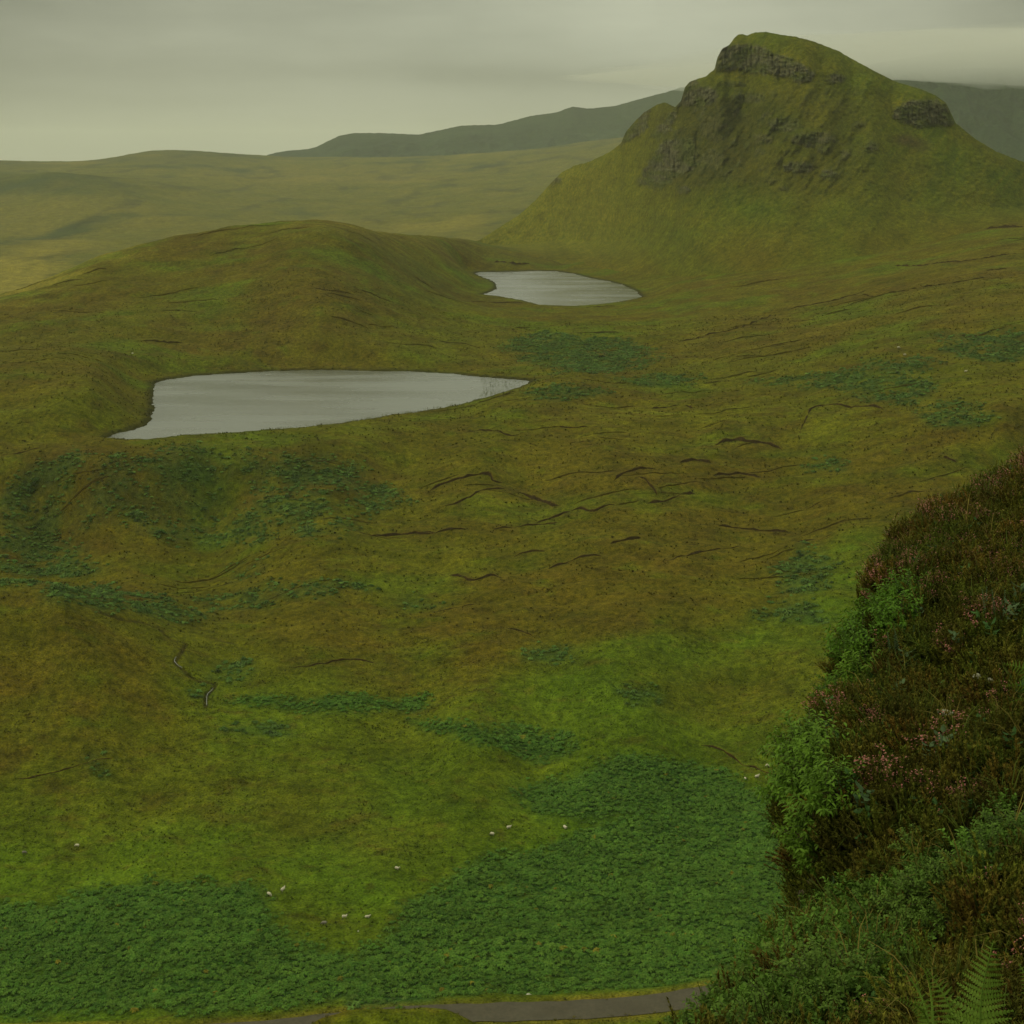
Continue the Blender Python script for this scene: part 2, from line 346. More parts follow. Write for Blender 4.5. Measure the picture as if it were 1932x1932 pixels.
BR_SMALL = [ell(60, 1118, 80, 14), ell(300, 1160, 60, 14), ell(560, 1110, 60, 8), ell(810, 1140, 30, 6), ell(540, 960, 60, 16), ell(380, 870, 60, 14), ell(180, 960, 70, 18), ell(640, 880, 40, 16), ell(1700, 690, 60, 10), ell(1560, 880, 40, 7), ell(490, 1380, 60, 9), ell(205, 1450, 16, 12), ell(1040, 1240, 60, 15), ell(660, 1115, 45, 14), ell(200, 1140, 95, 24), ell(460, 1080, 26, 8), ell(430, 1135, 60, 12),
    ell(90, 930, 95, 30), ell(250, 900, 60, 20), ell(335, 920, 70, 26), ell(570, 900, 75, 30), ell(700, 935, 65, 28), ell(300, 985, 62, 20), ell(50, 1010, 70, 38), ell(445, 1000, 60, 25),
    ell(620, 992, 60, 18), ell(480, 878, 45, 15), ell(100, 1062, 90, 20), ell(1130, 672, 90, 26), ell(1600, 718, 75, 17), ell(1690, 735, 50, 24), ell(1880, 650, 85, 24), ell(1490, 1150, 50, 18),
    ell(1520, 1082, 38, 40), ell(1810, 782, 60, 18), ell(1060, 742, 70, 12), ell(1190, 1300, 42, 9), ell(1500, 720, 60, 8), ell(420, 1280, 38, 12, rot=-.5), ell(690, 1878, 70, 9), ell(1240, 720, 60, 10), ell(1030, 655, 60, 22)]
GRASSY = [([(1560, 1020), (1700, 980), (1932, 930), (2100, 950), (1900, 1150), (1640, 1200), (1520, 1230), (1350, 1230), (1200, 1250), (1130, 1330), (1000, 1330), (960, 1290), (1200, 1210), (1400, 1190), (1520, 1130)], .75, GREEN*1.06),
    ([(-200, 1580), (100, 1590), (300, 1560), (480, 1540), (700, 1620), (780, 1650), (700, 1700), (500, 1680), (100, 1700), (-200, 1710)], .9, LUSH),
    ([(520, 1700), (640, 1660), (780, 1640), (900, 1600), (960, 1560), (1100, 1545), (1000, 1590), (800, 1660), (740, 1760), (700, 1795), (600, 1790)], .7, GREEN*1.12),
    ([(820, 1510), (900, 1420), (1050, 1440), (1000, 1480), (960, 1510), (1010, 1550), (880, 1600), (700, 1600)], .5, OLIVE*1.1),
    ([(300, 1120), (480, 1180), (560, 1280), (470, 1330), (360, 1350), (300, 1250), (200, 1190)], .7, OLIVE*.95), ([(1160, 770), (1300, 750), (1500, 765), (1700, 775), (1720, 830), (1500, 840), (1250, 850), (1100, 830), (1000, 810)], .55, OLIVE*1.2)]
BROWNS = [([(-250, 1150), (0, 1150), (200, 1185), (330, 1215), (380, 1300), (330, 1400), (100, 1480), (-250, 1480)], .8, BROWN*1.0), ([(550, 1120), (900, 1080), (1400, 1030), (1560, 1050), (1450, 1140), (1200, 1190), (900, 1290), (600, 1280), (480, 1230)], .8, BROWN),
    ([(1230, 1270), (1400, 1240), (1600, 1240), (1650, 1330), (1450, 1340), (1250, 1320)], .85, BROWN*.95), ([(0, 850), (300, 850), (520, 838), (640, 850), (700, 880), (740, 930), (600, 930), (300, 930), (0, 960)], .8, DKBROWN*1.15),
    ([(1400, 830), (1932, 780), (2100, 860), (1800, 980), (1560, 1000), (1350, 1010), (1250, 930)], .65, BROWN*.9), ([(800, 870), (1250, 850), (1250, 960), (900, 980), (760, 950)], .45, BROWN*1.15),
    ([(-60, 1128), (60, 1115), (300, 1118), (470, 1150), (450, 1195), (300, 1192), (235, 1180), (110, 1160), (0, 1138)], .85, DKBROWN*1.25), ([(380, 1530), (560, 1500), (720, 1540), (760, 1620), (700, 1680), (520, 1680), (400, 1640)], .45, np.array((.055, .06, .006))),
    ([(250, 480), (560, 430), (760, 450), (760, 600), (600, 680), (300, 690), (0, 700), (0, 620)], .5, np.array((.078, .066, .0075))), ([(1300, 540), (1932, 480), (2200, 500), (2100, 640), (1500, 690), (1300, 650)], .42, np.array((.092, .074, .0085))),
    ([(1160, 1175), (1240, 1170), (1330, 1150), (1280, 1195), (1200, 1210)], .5, DKBROWN)]
FARS = [([(-300, 470), (100, 470), (250, 470), (180, 500), (0, 575), (-300, 600)], 1.0, YELLOW*1.05), ([(-300, 380), (200, 380), (420, 420), (200, 440), (-300, 440)], .45, YELLOW*.8), ([(-300, 328), (60, 328), (240, 345), (260, 365), (60, 372), (-300, 372)], .75, np.array((.04, .058, .012))),
    ([(400, 310), (700, 315), (900, 330), (600, 350), (400, 345)], .4, YELLOW*.8), ([(600, 430), (900, 440), (900, 452), (700, 446)], .8, YELLOW*.9), ([(-300, 300), (290, 280), (500, 290), (420, 310), (-300, 318)], .6, np.array((.05, .058, .015))),
    ([(640, 455), (720, 455), (800, 500), (880, 560), (760, 580), (620, 500)], .45, np.array((.034, .060, .010))), ([(300, 430), (800, 400), (900, 440), (600, 440)], .3, YELLOW*.7)]
def PZ(zx, zy): return (772.8+zx*.28, 811.4+.28*zy)
LINES = [([PZ(*p) for p in l], w, dk) for l, w, dk in (
    ([(130, 415), (200, 375), (330, 330), (430, 312), (530, 303), (570, 350), (650, 345)], 1.0, 1), ([(200, 530), (330, 490), (430, 440), (500, 405), (600, 395), (690, 395)], .8, .6), ([(705, 425), (760, 430), (860, 470), (950, 505), (1020, 512)], 1.2, 1),
    ([(820, 640), (920, 605), (1000, 580), (1080, 550), (1150, 535), (1250, 545), (1330, 510), (1410, 510)], 1.0, .75), ([(1385, 345), (1410, 310), (1480, 280), (1570, 258), (1680, 268)], .9, .8), ([(1545, 310), (1600, 355), (1640, 400), (1665, 448)], 1.0, .85),
    ([(0, 690), (150, 700), (270, 675), (390, 665)], 1.1, .75), ([(1350, 765), (1450, 745), (1560, 725)], 1.2, .8), ([(700, 860), (790, 825), (920, 815)], .9, .6), ([(930, 935), (1050, 900), (1150, 860), (1300, 850)], .9, .7),
    ([(200, 970), (330, 985), (400, 1015), (480, 1000), (550, 980), (640, 1000)], 1.0, .75), ([(1600, 495), (1750, 470), (1850, 430), (1932, 425)], 1.0, .5), ([(380, 5), (560, 8), (650, 30), (740, 35)], .8, .6), ([(1080, 85), (1180, 75)], .7, .6))]
LINES += [([(1283, 873), (1310, 868), (1340, 874)], 1.3, 1), ([(1345, 842), (1385, 832), (1420, 835), (1450, 838), (1478, 850)], 1.2, 1), ([(1508, 818), (1518, 795), (1540, 768), (1600, 769), (1680, 776)], 1.0, .55), ([(1345, 897), (1400, 895), (1440, 902)], 1.0, .8),
    ([(1320, 1405), (1360, 1415), (1400, 1440), (1440, 1455), (1520, 1485)], .8, .8), ([(545, 1262), (600, 1253), (650, 1246), (715, 1251)], .8, .75), ([(1270, 644), (1340, 630), (1400, 618), (1462, 592)], .65, .55), ([(1480, 585), (1560, 570), (1640, 545)], .65, .45),
    ([(1680, 500), (1760, 498), (1830, 492), (1932, 480)], .75, .55), ([(1600, 560), (1750, 540), (1900, 520)], .6, .4), ([(690, 1010), (760, 1008), (830, 1003), (870, 998)], 1.0, .7), ([(955, 1185), (985, 1192), (1005, 1200)], .8, .8), ([(1350, 990), (1420, 1000), (1500, 1003)], .9, .6),
    ([(1500, 1020), (1540, 1018), (1570, 1008)], .7, .6), ([(0, 860), (80, 862)], .7, .4), ([(930, 1000), (1010, 990), (1060, 985)], .8, .5), ([(930, 495), (970, 498), (1000, 497)], 1.2, .7), ([(1225, 770), (1290, 765), (1310, 772)], .8, .45), ([(1050, 805), (1130, 805)], .8, .4),
    ([(1860, 432), (1932, 428)], 1.4, .7), ([(1250, 1060), (1330, 1040), (1400, 1030)], .8, .5), ([(820, 1155), (900, 1140)], .8, .4), ([(0, 1465), (60, 1468), (130, 1450), (230, 1430)], .6, .5), ([(1780, 862), (1806, 873)], .8, .8)]
STREAM = [(180, 1172), (230, 1182), (270, 1190), (300, 1201), (326, 1214), (352, 1220), (345, 1232), (330, 1244), (333, 1255), (345, 1262), (358, 1275), (372, 1283), (396, 1287), (406, 1292), (400, 1302), (391, 1311), (390, 1332)]
ROAD = [(-420, 1975), (-100, 1962), (200, 1956), (440, 1950), (600, 1934), (740, 1919), (900, 1912), (1080, 1907), (1200, 1899), (1300, 1886), (1400, 1864), (1520, 1838), (1700, 1790)]

def xy_road(): 
    P = np.array([at_z(px, py, -40.6)[:2] for px, py in ROAD])
    return P
RW = xy_road()
# a smooth centre line
def smooth_line(P, n=12):
    out = []
    for i in range(len(P)-1):
        p0, p1, p2, p3 = P[max(i-1, 0)], P[i], P[i+1], P[min(i+2, len(P)-1)]
        for t in np.linspace(0, 1, n, endpoint=False):
            out.append(.5*((2*p1)+(-p0+p2)*t+(2*p0-5*p1+4*p2-p3)*t*t+(-p0+3*p1-3*p2+p3)*t**3))
    out.append(P[-1]); return np.array(out)
RL = smooth_line(RW)
_s = np.r_[0, np.cumsum(np.linalg.norm(np.diff(RL, axis=0), axis=1))]; _t = np.arange(0, _s[-1], 1.5); RL = np.stack([np.interp(_t, _s, RL[:, 0]), np.interp(_t, _s, RL[:, 1])], 1)
_k = np.ones(9)/9; RL = np.stack([np.convolve(np.pad(RL[:, i], 4, 'reflect', reflect_type='odd'), _k, 'valid') for i in (0, 1)], 1)
ROAD_Z, ROAD_W = -40.4, 2.9

# ------------------------------------------------------------------ build the ground
def ground():
    th = R(21.5); nf = 800
    side = np.concatenate([th+np.cumsum(np.linspace(.0012, .02, 30)), ])
    rest = np.linspace(side[-1]+.04, math.pi, 40)[:-1]
    pos = np.concatenate([side, rest]); TH = np.concatenate([-pos[::-1], np.linspace(-th, th, nf), pos, [pos[-1]+.04]])
    TH[0] = -math.pi; TH[-1] = math.pi
    rows = list(np.exp(np.linspace(math.log(1.2), math.log(190), 46))); r = rows[-1]
    while r < 1430:
        h = 150 - 55*min(1, max(0, (r-250)/500)); r += min(r*r/h*.00078, 3.4 if r > 600 else 9, ); rows.append(r)
    while r < 6600: r += 12+ (r-1430)*.0035; rows.append(r)
    while r < 40000: r *= 1.3; rows.append(r)
    RR = np.array(rows); nr, nc = len(RR), len(TH)
    T, Rg = np.meshgrid(TH, RR); X = (Rg*np.sin(T)).ravel(); Y = (Rg*np.cos(T)).ravel()
    Z = height(X, Y)
    r = Rg.ravel()
    wx = fbm(X/26, Y/26, 3, 120)*.22; wy = fbm(X/26+5, Y/26, 3, 130)*.22      # ragged outlines
    warp_x = X + wx*46*np.clip(r/500, .35, 5); warp_y = Y + wy*60*np.clip(r/500, .35, 5)
    def fill(P, soft):
        m = boxed(X, Y, P, soft*3+20+.03*P[:, 1].max()); o = np.zeros(X.shape)
        if m.any(): o[m] = sstep(-soft, soft, poly_sd(warp_x[m], warp_y[m], P))
        return o
    c = np.empty((len(X), 3)); n1 = fbm(X/90, Y/90, 4, 200); n2 = fbm(X/23, Y/17, 4, 210); n3 = fbm(X/6, Y/4, 3, 220)
    mixf = np.clip(.5+n1*.9, 0, 1)[:, None]
    nearc = GREEN*(1-mixf)+OLIVE*mixf
    midc = OLIVE*.92*(1-mixf)+BROWN*mixf*1.02
    farc = np.array((.075, .084, .012))*(1-mixf)+np.array((.115, .108, .016))*mixf
    a = sstep(330, 420, r)[:, None]; b = sstep(1350, 1700, r)[:, None]
    c = nearc*(1-a)+midc*a; c = c*(1-b)+farc*b
    def paint(mask, col, k=1.0):
        nonlocal c
        mask = (mask*k)[:, None]; c = c*(1-mask)+np.asarray(col)*mask
    for P, k, col in BROWNS: G = gpoly(P); s = .05*np.median(G[:, 1]); paint(fill(G, s)*np.clip(.62+n2*1.0, 0, 1), col, min(1, k*1.35))
    for P, k, col in GRASSY: G = gpoly(P); s = .03*np.median(G[:, 1]); paint(fill(G, s)*np.clip(.8+n2*.9, 0, 1), col, k)
    for P, k, col in FARS: G = gpoly(P); s = .035*np.median(G[:, 1]); paint(fill(G, s)*np.clip(.8+n2*.7, 0, 1), col, k)
    gs = sstep(.02, .36, fbm(X/75+30, Y/48, 4, 235))*sstep(330, 420, r)*(1-sstep(1400, 1800, r)); paint(gs, GREEN*1.05, .48)
    bs = sstep(.10, .42, fbm(X/60-60, Y/36, 4, 236))*sstep(400, 480, r)*(1-sstep(1400, 1800, r)); paint(bs, BROWN*.78, .55)
    # heathery hummocks and paler grass in small patches everywhere
    hm = sstep(.16, .5, fbm(X/13, Y/8, 4, 240)+.3*n1)*(1-sstep(1300, 1800, r)); paint(hm, DKBROWN*1.1, .42*1)
    hs_ = sstep(.25, .6, fbm(X/5.5, Y/3.6, 3, 245)+.35*n2)*(1-sstep(700, 1200, r)); paint(hs_, DKBROWN*1.05, .45)
    tl = sstep(.50, .85, fbm(X/48, (Y+.30*X)/13, 4, 33, ridged=True)+.25*n1)*sstep(380, 520, r)*(1-sstep(1500, 2000, r)); paint(tl, DKBROWN*1.1, .5)
    gm = sstep(.22, .55, fbm(X/17+40, Y/9, 4, 250))*(1-sstep(1300, 1800, r)); paint(gm, LUSH*.95, .36)
    sm = sstep(.30, .6, fbm(X/9+80, Y/5, 3, 260))*(1-sstep(900, 1500, r)); paint(sm, STRAW*.9, .28)
    # cloud-free far moor: mossy flushes and dark peat drains
    fm = sstep(.1, .5, fbm(X/260, Y/420, 4, 270))*sstep(1400, 2000, r); paint(fm, np.array((.036, .052, .014)), .9)
    fl = sstep(.62, .86, fbm(X/300, Y/650, 4, 280, ridged=True))*sstep(1400, 2000, r); paint(fl, np.array((.030, .036, .012)), .5)
    fy = sstep(.2, .6, fbm(X/330+7, Y/700, 3, 290))*sstep(1400, 2000, r); paint(fy, YELLOW*.95, .6)
    nose = (r < 214)*sstep(196, 203, r)*np.clip(.6+1.3*n2, 0, 1); paint(nose, BROWN*.85, .9)
    br = np.zeros(X.shape); nearbr = np.zeros(X.shape)
    for P in (BR_MAIN, BR_UP, BR_BAND, BR_SPUR): nearbr = np.maximum(nearbr, np.clip(fill(gpoly(P), 4.5)*(1+.8*fbm(X/5, Y/3.5, 3, 305)), 0, 1))
    for P in BR_SMALL:
        Pm = np.mean(P, 0); G = gpoly([Pm+(np.array(q_)-Pm)*1.22 for q_ in P]); s = .012*np.median(G[:, 1]); br = np.maximum(br, fill(G, s)*np.clip(.85+1.7*fbm(X/14, Y/10, 3, 300), 0, 1))
    gaps = sstep(.34, .62, fbm(X/8, Y/6, 3, 310)); nearbr = nearbr*(1-.85*gaps)
    paint(nearbr, BRACK); paint(br, BLUEB*.85, .62)
    # peat cuttings, the stream and the drains: real steps in the ground, bare peat on their faces
    for pts, w, dk in LINES:
        G = smooth_line(gpoly(pts), 6); m = boxed(X, Y, G, 30)
        if not m.any(): continue
        d = -poly_sd(X[m], Y[m], G, False); q = ((1-sstep(.5, 6.0, d))*.45*dk*np.clip(.6+n2[m], 0, 1))[:, None]; c[m] = c[m]*(1-q)+DKBROWN*q
    G = smooth_line(gpoly(STREAM), 6); m = boxed(X, Y, G, 30); d = -poly_sd(X[m]+wx[m]*4, Y[m]+wy[m]*4, G, False)
    k = (1-sstep(.2, 1.0, d))*.7; Z[m] -= .5*k; q = k[:, None]; c[m] = c[m]*(1-q)+PEAT*1.2*q
    # wet margins of the lochs
    for P, lv in ((WA, 0.0), (WB, 5.0)):
        m = boxed(X, Y, P, 30); s = poly_sd(X[m], Y[m], P) + fbm(X[m]/7, Y[m]/7, 3, 91)*(1.6 if lv == 0 else 2.2)
        k = sstep(-5.5, -.5, s)*.8; q = k[:, None]; c[m] = c[m]*(1-q)+np.array((.020, .020, .006))*q
    # road bench: the ground is levelled under the road and its verge
    m = boxed(X, Y, RL, 30); d = -poly_sd(X[m], Y[m], RL, False)
    k = 1-sstep(ROAD_W+1.2, ROAD_W+6, d); Z[m] = Z[m]*(1-k)+(ROAD_Z-.12)*k
    v = (1-sstep(ROAD_W, ROAD_W+3.2, d))*np.clip(.75+n2[m], 0, 1); q = v[:, None]; c[m] = c[m]*(1-q)+np.array((.115, .100, .012))*q
    c *= (1+.22*n2+.16*n3)[:, None]; c = np.clip(c, .003, .5)
    me = mesh_np('ground', np.stack([X, Y, Z], 1), grid_quads(nr, nc), attrs={'tint': ('FLOAT_COLOR', c)})
    o = link('ground', me, ground_mat('moorland', ((.07, .24), (.5, .42), (2.2, .46)), .8, .5, hue=.25))
    tag(o, 'green and brown boggy moorland valley floor rolling to the far skyline', kind='structure')
    return X.reshape(nr, nc), Y.reshape(nr, nc), Z.reshape(nr, nc), nearbr.reshape(nr, nc), br.reshape(nr, nc), RR, TH
GX, GY, GZ, GNB, GBR, GR, GT = ground()
_t = np.empty(len(GX.ravel())*4, np.float32); bpy.data.objects['ground'].data.attributes['tint'].data.foreach_get('color', _t); GTINT = _t.reshape(GX.shape+(4,))[..., :3]
def ground_tint(x, y): return GTINT[np.clip(np.searchsorted(GR, np.hypot(x, y)), 0, len(GR)-1), np.clip(np.searchsorted(GT, np.arctan2(x, y)), 0, len(GT)-1)]

def peat_banks():
    mt = ground_mat('cut_peat', ((.3, .25), (1.4, .4), (5, .4)), .8, .2)
    for i, (pts, w, dk) in enumerate(LINES):
        G = smooth_line(gpoly(pts), 10); seg = np.r_[0, np.cumsum(np.linalg.norm(np.diff(G, axis=0), axis=1))]; n = max(12, int(seg[-1]/1.1)); t = np.linspace(0, seg[-1], n)
        C = np.stack([np.interp(t, seg, G[:, 0]), np.interp(t, seg, G[:, 1])], 1); T = np.gradient(C, axis=0); T /= np.linalg.norm(T, axis=1)[:, None]+1e-9
        N_ = np.stack([-T[:, 1], T[:, 0]], 1)
        if (N_*C).sum() < 0: N_ = -N_                              # uphill side lies away from the road
        r = np.hypot(C[:, 0], C[:, 1]).mean(); hs = .85*w*np.clip(r/560, .6, 1.45)
        wob = fbm(C[:, 0]/9, C[:, 1]/9, 3, 350+i)*1.6; h = hs*np.clip(.30+.62*dk+1.5*fbm(t/6, t*0, 3, 360+i), .02, 1.6)*sstep(0, .12, t/seg[-1])*(1-sstep(.88, 1, t/seg[-1]))
        V = []; K = []
        for off, up, col in ((-.5, -.35, PEAT*1.8), (-.15, .45, PEAT*1.5), (.0, .98, PEAT*1.3), (.12, 1.06, DKBROWN), (.9, 1.0, OLIVE*.9), (2.2, .55, OLIVE), (4.0, -.30, OLIVE)):
            q = C+N_*(wob*.5+off*np.maximum(h, .3))[:, None]; z = height(q[:, 0].copy(), q[:, 1].copy()); V.append(np.stack([q[:, 0], q[:, 1], z+up*h-.06], 1)); K.append(np.clip((col if off < .5 else ground_tint(q[:, 0], q[:, 1]))*(1+(.35 if off < .5 else .1)*noise(t/2.3, t*0+off, 370))[:, None], .003, 1))
        me = mesh_np('peat_bank', np.concatenate(V), grid_quads(len(V), n), attrs={'tint': ('FLOAT_COLOR', np.concatenate(K))}); o = link('peat_bank', me, mt); tag(o, 'dark eroded peat bank cut into the brown moor', kind='structure', group='peat banks')
peat_banks()
def peat_ledges():
    r_ = np.random.RandomState(17); V, Q, K = [], [], []; nb = 0
    for i in range(210):
        th = r_.uniform(-.36, .36); d0 = 430*math.exp(r_.uniform(0, 1)*math.log(1150/430)); x, y = d0*math.sin(th), d0*math.cos(th)
        if noise(np.array([x/70]), np.array([y/55]), 380)[0] < -.12: continue
        L_ = r_.uniform(5, 26)*(.7+d0/900); n = 16; a = r_.normal(.16, .22); t = np.linspace(-.5, .5, n)*L_; wob = np.cumsum(r_.normal(0, .22, n))*L_/26
        C = np.stack([x+t*math.cos(a)-wob*math.sin(a), y+t*math.sin(a)+wob*math.cos(a)], 1)
        if (poly_sd(C[:, 0], C[:, 1], WA).max() > -6) or (poly_sd(C[:, 0], C[:, 1], WB).max() > -6): continue
        N_ = np.stack([-np.full(n, math.sin(a)), np.full(n, math.cos(a))], 1); h = r_.uniform(.28, .7)*np.clip(d0/560, .7, 1.6)*np.sin(np.linspace(0, math.pi, n))**.6*r_.uniform(.6, 1.2, n); base = DKBROWN if r_.rand() < .6 else PEAT*1.6; tc_ = OLIVE if r_.rand() < .5 else BROWN
        for off, up, col in ((-.5, -.4, base*1.2), (-.1, .5, base), (.1, 1.0, base*1.1), (1.0, 1.0, tc_*.95), (4.5, -.4, tc_)):
            q = C+N_*(off*np.maximum(h, .2))[:, None]; V.append(np.c_[q, up*h]); K.append(np.clip((.45*col+.55*ground_tint(q[:, 0], q[:, 1])*.6 if off < .5 else ground_tint(q[:, 0], q[:, 1]))*r_.uniform(.85, 1.15, (n, 1)), .003, 1))
        Q.append(grid_quads(5, n)+nb); nb += 5*n
    V = np.concatenate(V); V[:, 2] += height(V[:, 0].copy(), V[:, 1].copy())-.05
    o = link('peat_ledges', mesh_np('peat_ledges', V, np.concatenate(Q), attrs={'tint': ('FLOAT_COLOR', np.concatenate(K))}), bpy.data.materials['cut_peat']); tag(o, 'countless small broken turf ledges all over the moor', kind='stuff')
peat_ledges()

# ------------------------------------------------------------------ water
def water_mat():
    m, N, L, P = new_mat('loch_water')
    P.inputs['Base Color'].default_value = (.10, .105, .085, 1); P.inputs['Roughness'].default_value = .2; P.inputs['IOR'].default_value = 1.9
    P.inputs['Specular IOR Level'].default_value = .9
    tc = N.new('ShaderNodeTexCoord'); mp = N.new('ShaderNodeMapping'); mp.inputs['Scale'].default_value = (.5, 1.2, 1); L.new(tc.outputs['Object'], mp.inputs[0])
    t = N.new('ShaderNodeTexNoise'); t.inputs['Scale'].default_value = 1.2; t.inputs['Detail'].default_value = 3; L.new(mp.outputs[0], t.inputs['Vector'])
    b = N.new('ShaderNodeBump'); b.inputs['Strength'].default_value = .5; b.inputs['Distance'].default_value = .25; L.new(t.outputs[0], b.inputs['Height']); L.new(b.outputs[0], P.inputs['Normal'])
    mp2 = N.new('ShaderNodeMapping'); mp2.inputs['Scale'].default_value = (.012, .045, 1); L.new(tc.outputs['Object'], mp2.inputs[0])
    t2 = N.new('ShaderNodeTexNoise'); t2.inputs['Scale'].default_value = 1; t2.inputs['Detail'].default_value = 5; L.new(mp2.outputs[0], t2.inputs['Vector'])
    r = N.new('ShaderNodeMapRange'); r.inputs['From Min'].default_value = .35; r.inputs['From Max'].default_value = .65; r.inputs['To Min'].default_value = .16; r.inputs['To Max'].default_value = .34; L.new(t2.outputs[0], r.inputs[0]); L.new(r.outputs[0], P.inputs['Roughness'])
    return m
WM = water_mat()
def lake(P, z, label):
    c = P.mean(0); Q = c+(P-c)*1.0
    # grown outwards a little so that it runs under the bank
    n = len(Q); T = np.roll(Q, -1, 0)-np.roll(Q, 1, 0); nrm = np.stack([T[:, 1], -T[:, 0]], 1); nrm /= np.linalg.norm(nrm, axis=1)[:, None]
    area = .5*np.sum(Q[:, 0]*np.roll(Q[:, 1], -1)-np.roll(Q[:, 0], -1)*Q[:, 1]); Q = Q + nrm*(6 if area > 0 else -6)
    me = bpy.data.meshes.new('lake'); me.from_pydata([(x, y, z) for x, y in Q], [], [list(range(n))]); me.update()
    o = link('lake', me, WM); tag(o, label, kind='structure'); return o
lake(WA, 0.0, 'near pale grey loch with a reedy right end below the rounded hill')
lake(WB, 5.0, 'smaller far loch at the foot of the crag topped hill')

def stream(k_):
    G = smooth_line(gpoly(STREAM), 8); G = G[int(len(G)*.42):int(len(G)*.56)] if k_ == 0 else G[int(len(G)*.86):]; T = np.gradient(G, axis=0); T /= np.linalg.norm(T, axis=1)[:, None]+1e-9; N_ = np.stack([-T[:, 1], T[:, 0]], 1); w = .07+.05*noise(np.arange(len(G))*.5, np.zeros(len(G)), 6); V = []
    for s_ in (-1, 1): q = G+N_*(w*s_)[:, None]; V.append(q)
    zc = height(G[:, 0].copy(), G[:, 1].copy()); zc = np.minimum.accumulate(np.convolve(np.pad(zc, 3, 'edge'), np.ones(7)/7, 'valid'))+.12
    V = np.concatenate([np.c_[V[0], zc], np.c_[V[1], zc]]); o = link('stream', mesh_np('stream', V, grid_quads(2, len(G))), WM); tag(o, ('upper', 'lower')[k_]+' glint of the thin stream between turf banks at the left', kind='structure')
stream(0); stream(1)

# ------------------------------------------------------------------ road
def road():
    L_ = RL; T = np.gradient(L_, axis=0); T /= np.linalg.norm(T, axis=1)[:, None]; Nn = np.stack([-T[:, 1], T[:, 0]], 1)
    off = np.linspace(-ROAD_W, ROAD_W, 9); wob = noise(np.arange(len(L_))*.31, np.zeros(len(L_)), 5)*.25
    V = [];
    for i, p in enumerate(L_):
        for o_ in off:
            q = p+Nn[i]*(o_*(1+wob[i]*.45)); V.append((q[0], q[1], ROAD_Z + .06*(1-(o_/ROAD_W)**2)))
    me = mesh_np('road', np.array(V), grid_quads(len(L_), 9), attrs={'tint': ('FLOAT_COLOR', np.tile([(.074, .066, .046)], (len(V), 1)))})
    o = link('road', me, ground_mat('asphalt', ((.25, .12), (1.6, .12), (18, .18)), .2, .01, .85, (1, 1, 1), .1)); tag(o, 'narrow grey single track road crossing below the bracken', kind='structure')
road()

# ------------------------------------------------------------------ crag topped hill
SIL = [(860, 462), (905, 453), (940, 430), (980, 405), (1010, 378), (1040, 345), (1060, 325), (1085, 312), (1110, 306), (1150, 287), (1172, 270), (1180, 250), (1195, 232), (1215, 212), (1240, 197), (1255, 193), (1265, 198), (1274, 202), (1285, 190), (1292, 165), (1300, 155), (1315, 149), (1330, 145), (1348, 131), (1353, 110), (1362, 92), (1376, 85), (1384, 73), (1393, 65), (1400, 64), (1409, 67), (1425, 61), (1445, 60), (1470, 65), (1500, 69), (1535, 78), (1550, 84), (1582, 96), (1600, 107), (1650, 134), (1690, 154), (1740, 169), (1765, 180), (1785, 194), (1795, 215), (1803, 232), (1840, 262), (1880, 286), (1932, 306), (2000, 340), (2100, 372), (2250, 385)]
BASE = [(860, 466), (905, 466), (1000, 482), (1100, 500), (1200, 517), (1300, 522), (1400, 515), (1500, 502), (1600, 488), (1700, 468), (1800, 444), (1932, 414), (2100, 396), (2250, 392)]
CRAGS = [([(1367, 87), (1383, 85), (1431, 87), (1463, 103), (1491, 109), (1519, 125), (1533, 139), (1531, 153), (1511, 155), (1479, 145), (1439, 139), (1415, 137), (1391, 131), (1345, 132), (1349, 112), (1356, 95)], 1.0),
    (ell(1576, 148, 18, 9), .8), ([(1290, 160), (1313, 150), (1319, 163), (1347, 167), (1353, 180), (1347, 193), (1331, 201), (1307, 197), (1276, 200), (1286, 182)], 1.0), (ell(1412, 184, 34, 9), .55), (ell(1380, 158, 30, 5), .4),
    ([(1180, 252), (1203, 224), (1225, 206), (1221, 240), (1199, 259), (1172, 273)], .9), ([(1228, 258), (1262, 214), (1276, 212), (1266, 245), (1244, 264)], .8),
    ([(1251, 263), (1307, 263), (1310, 287), (1325, 308), (1275, 335), (1247, 355), (1205, 347), (1216, 319), (1239, 287)], .9), (ell(1350, 240, 30, 28), .35), (ell(1045, 340, 14, 8), .6), (ell(1345, 300, 22, 18), .4),
    ([(1688, 207), (1708, 194), (1735, 188), (1765, 190), (1786, 200), (1800, 232), (1783, 235), (1751, 236), (1731, 240), (1711, 232), (1688, 224)], 1.0),
    (ell(1479, 235, 30, 14), .6), (ell(1535, 263, 42, 13), .7), (ell(1507, 315, 30, 9), .8), (ell(1563, 329, 16, 8), .8), (ell(1645, 277, 10, 9), .9), (ell(1289, 357, 12, 7), .7), (ell(1439, 263, 18, 10), .5), (ell(1555, 281, 12, 8), .7), (ell(1595, 292, 8, 5), .7), (ell(1620, 235, 12, 3), .5), (ell(1455, 340, 14, 6), .35), (ell(1480, 355, 10, 4), .4)]
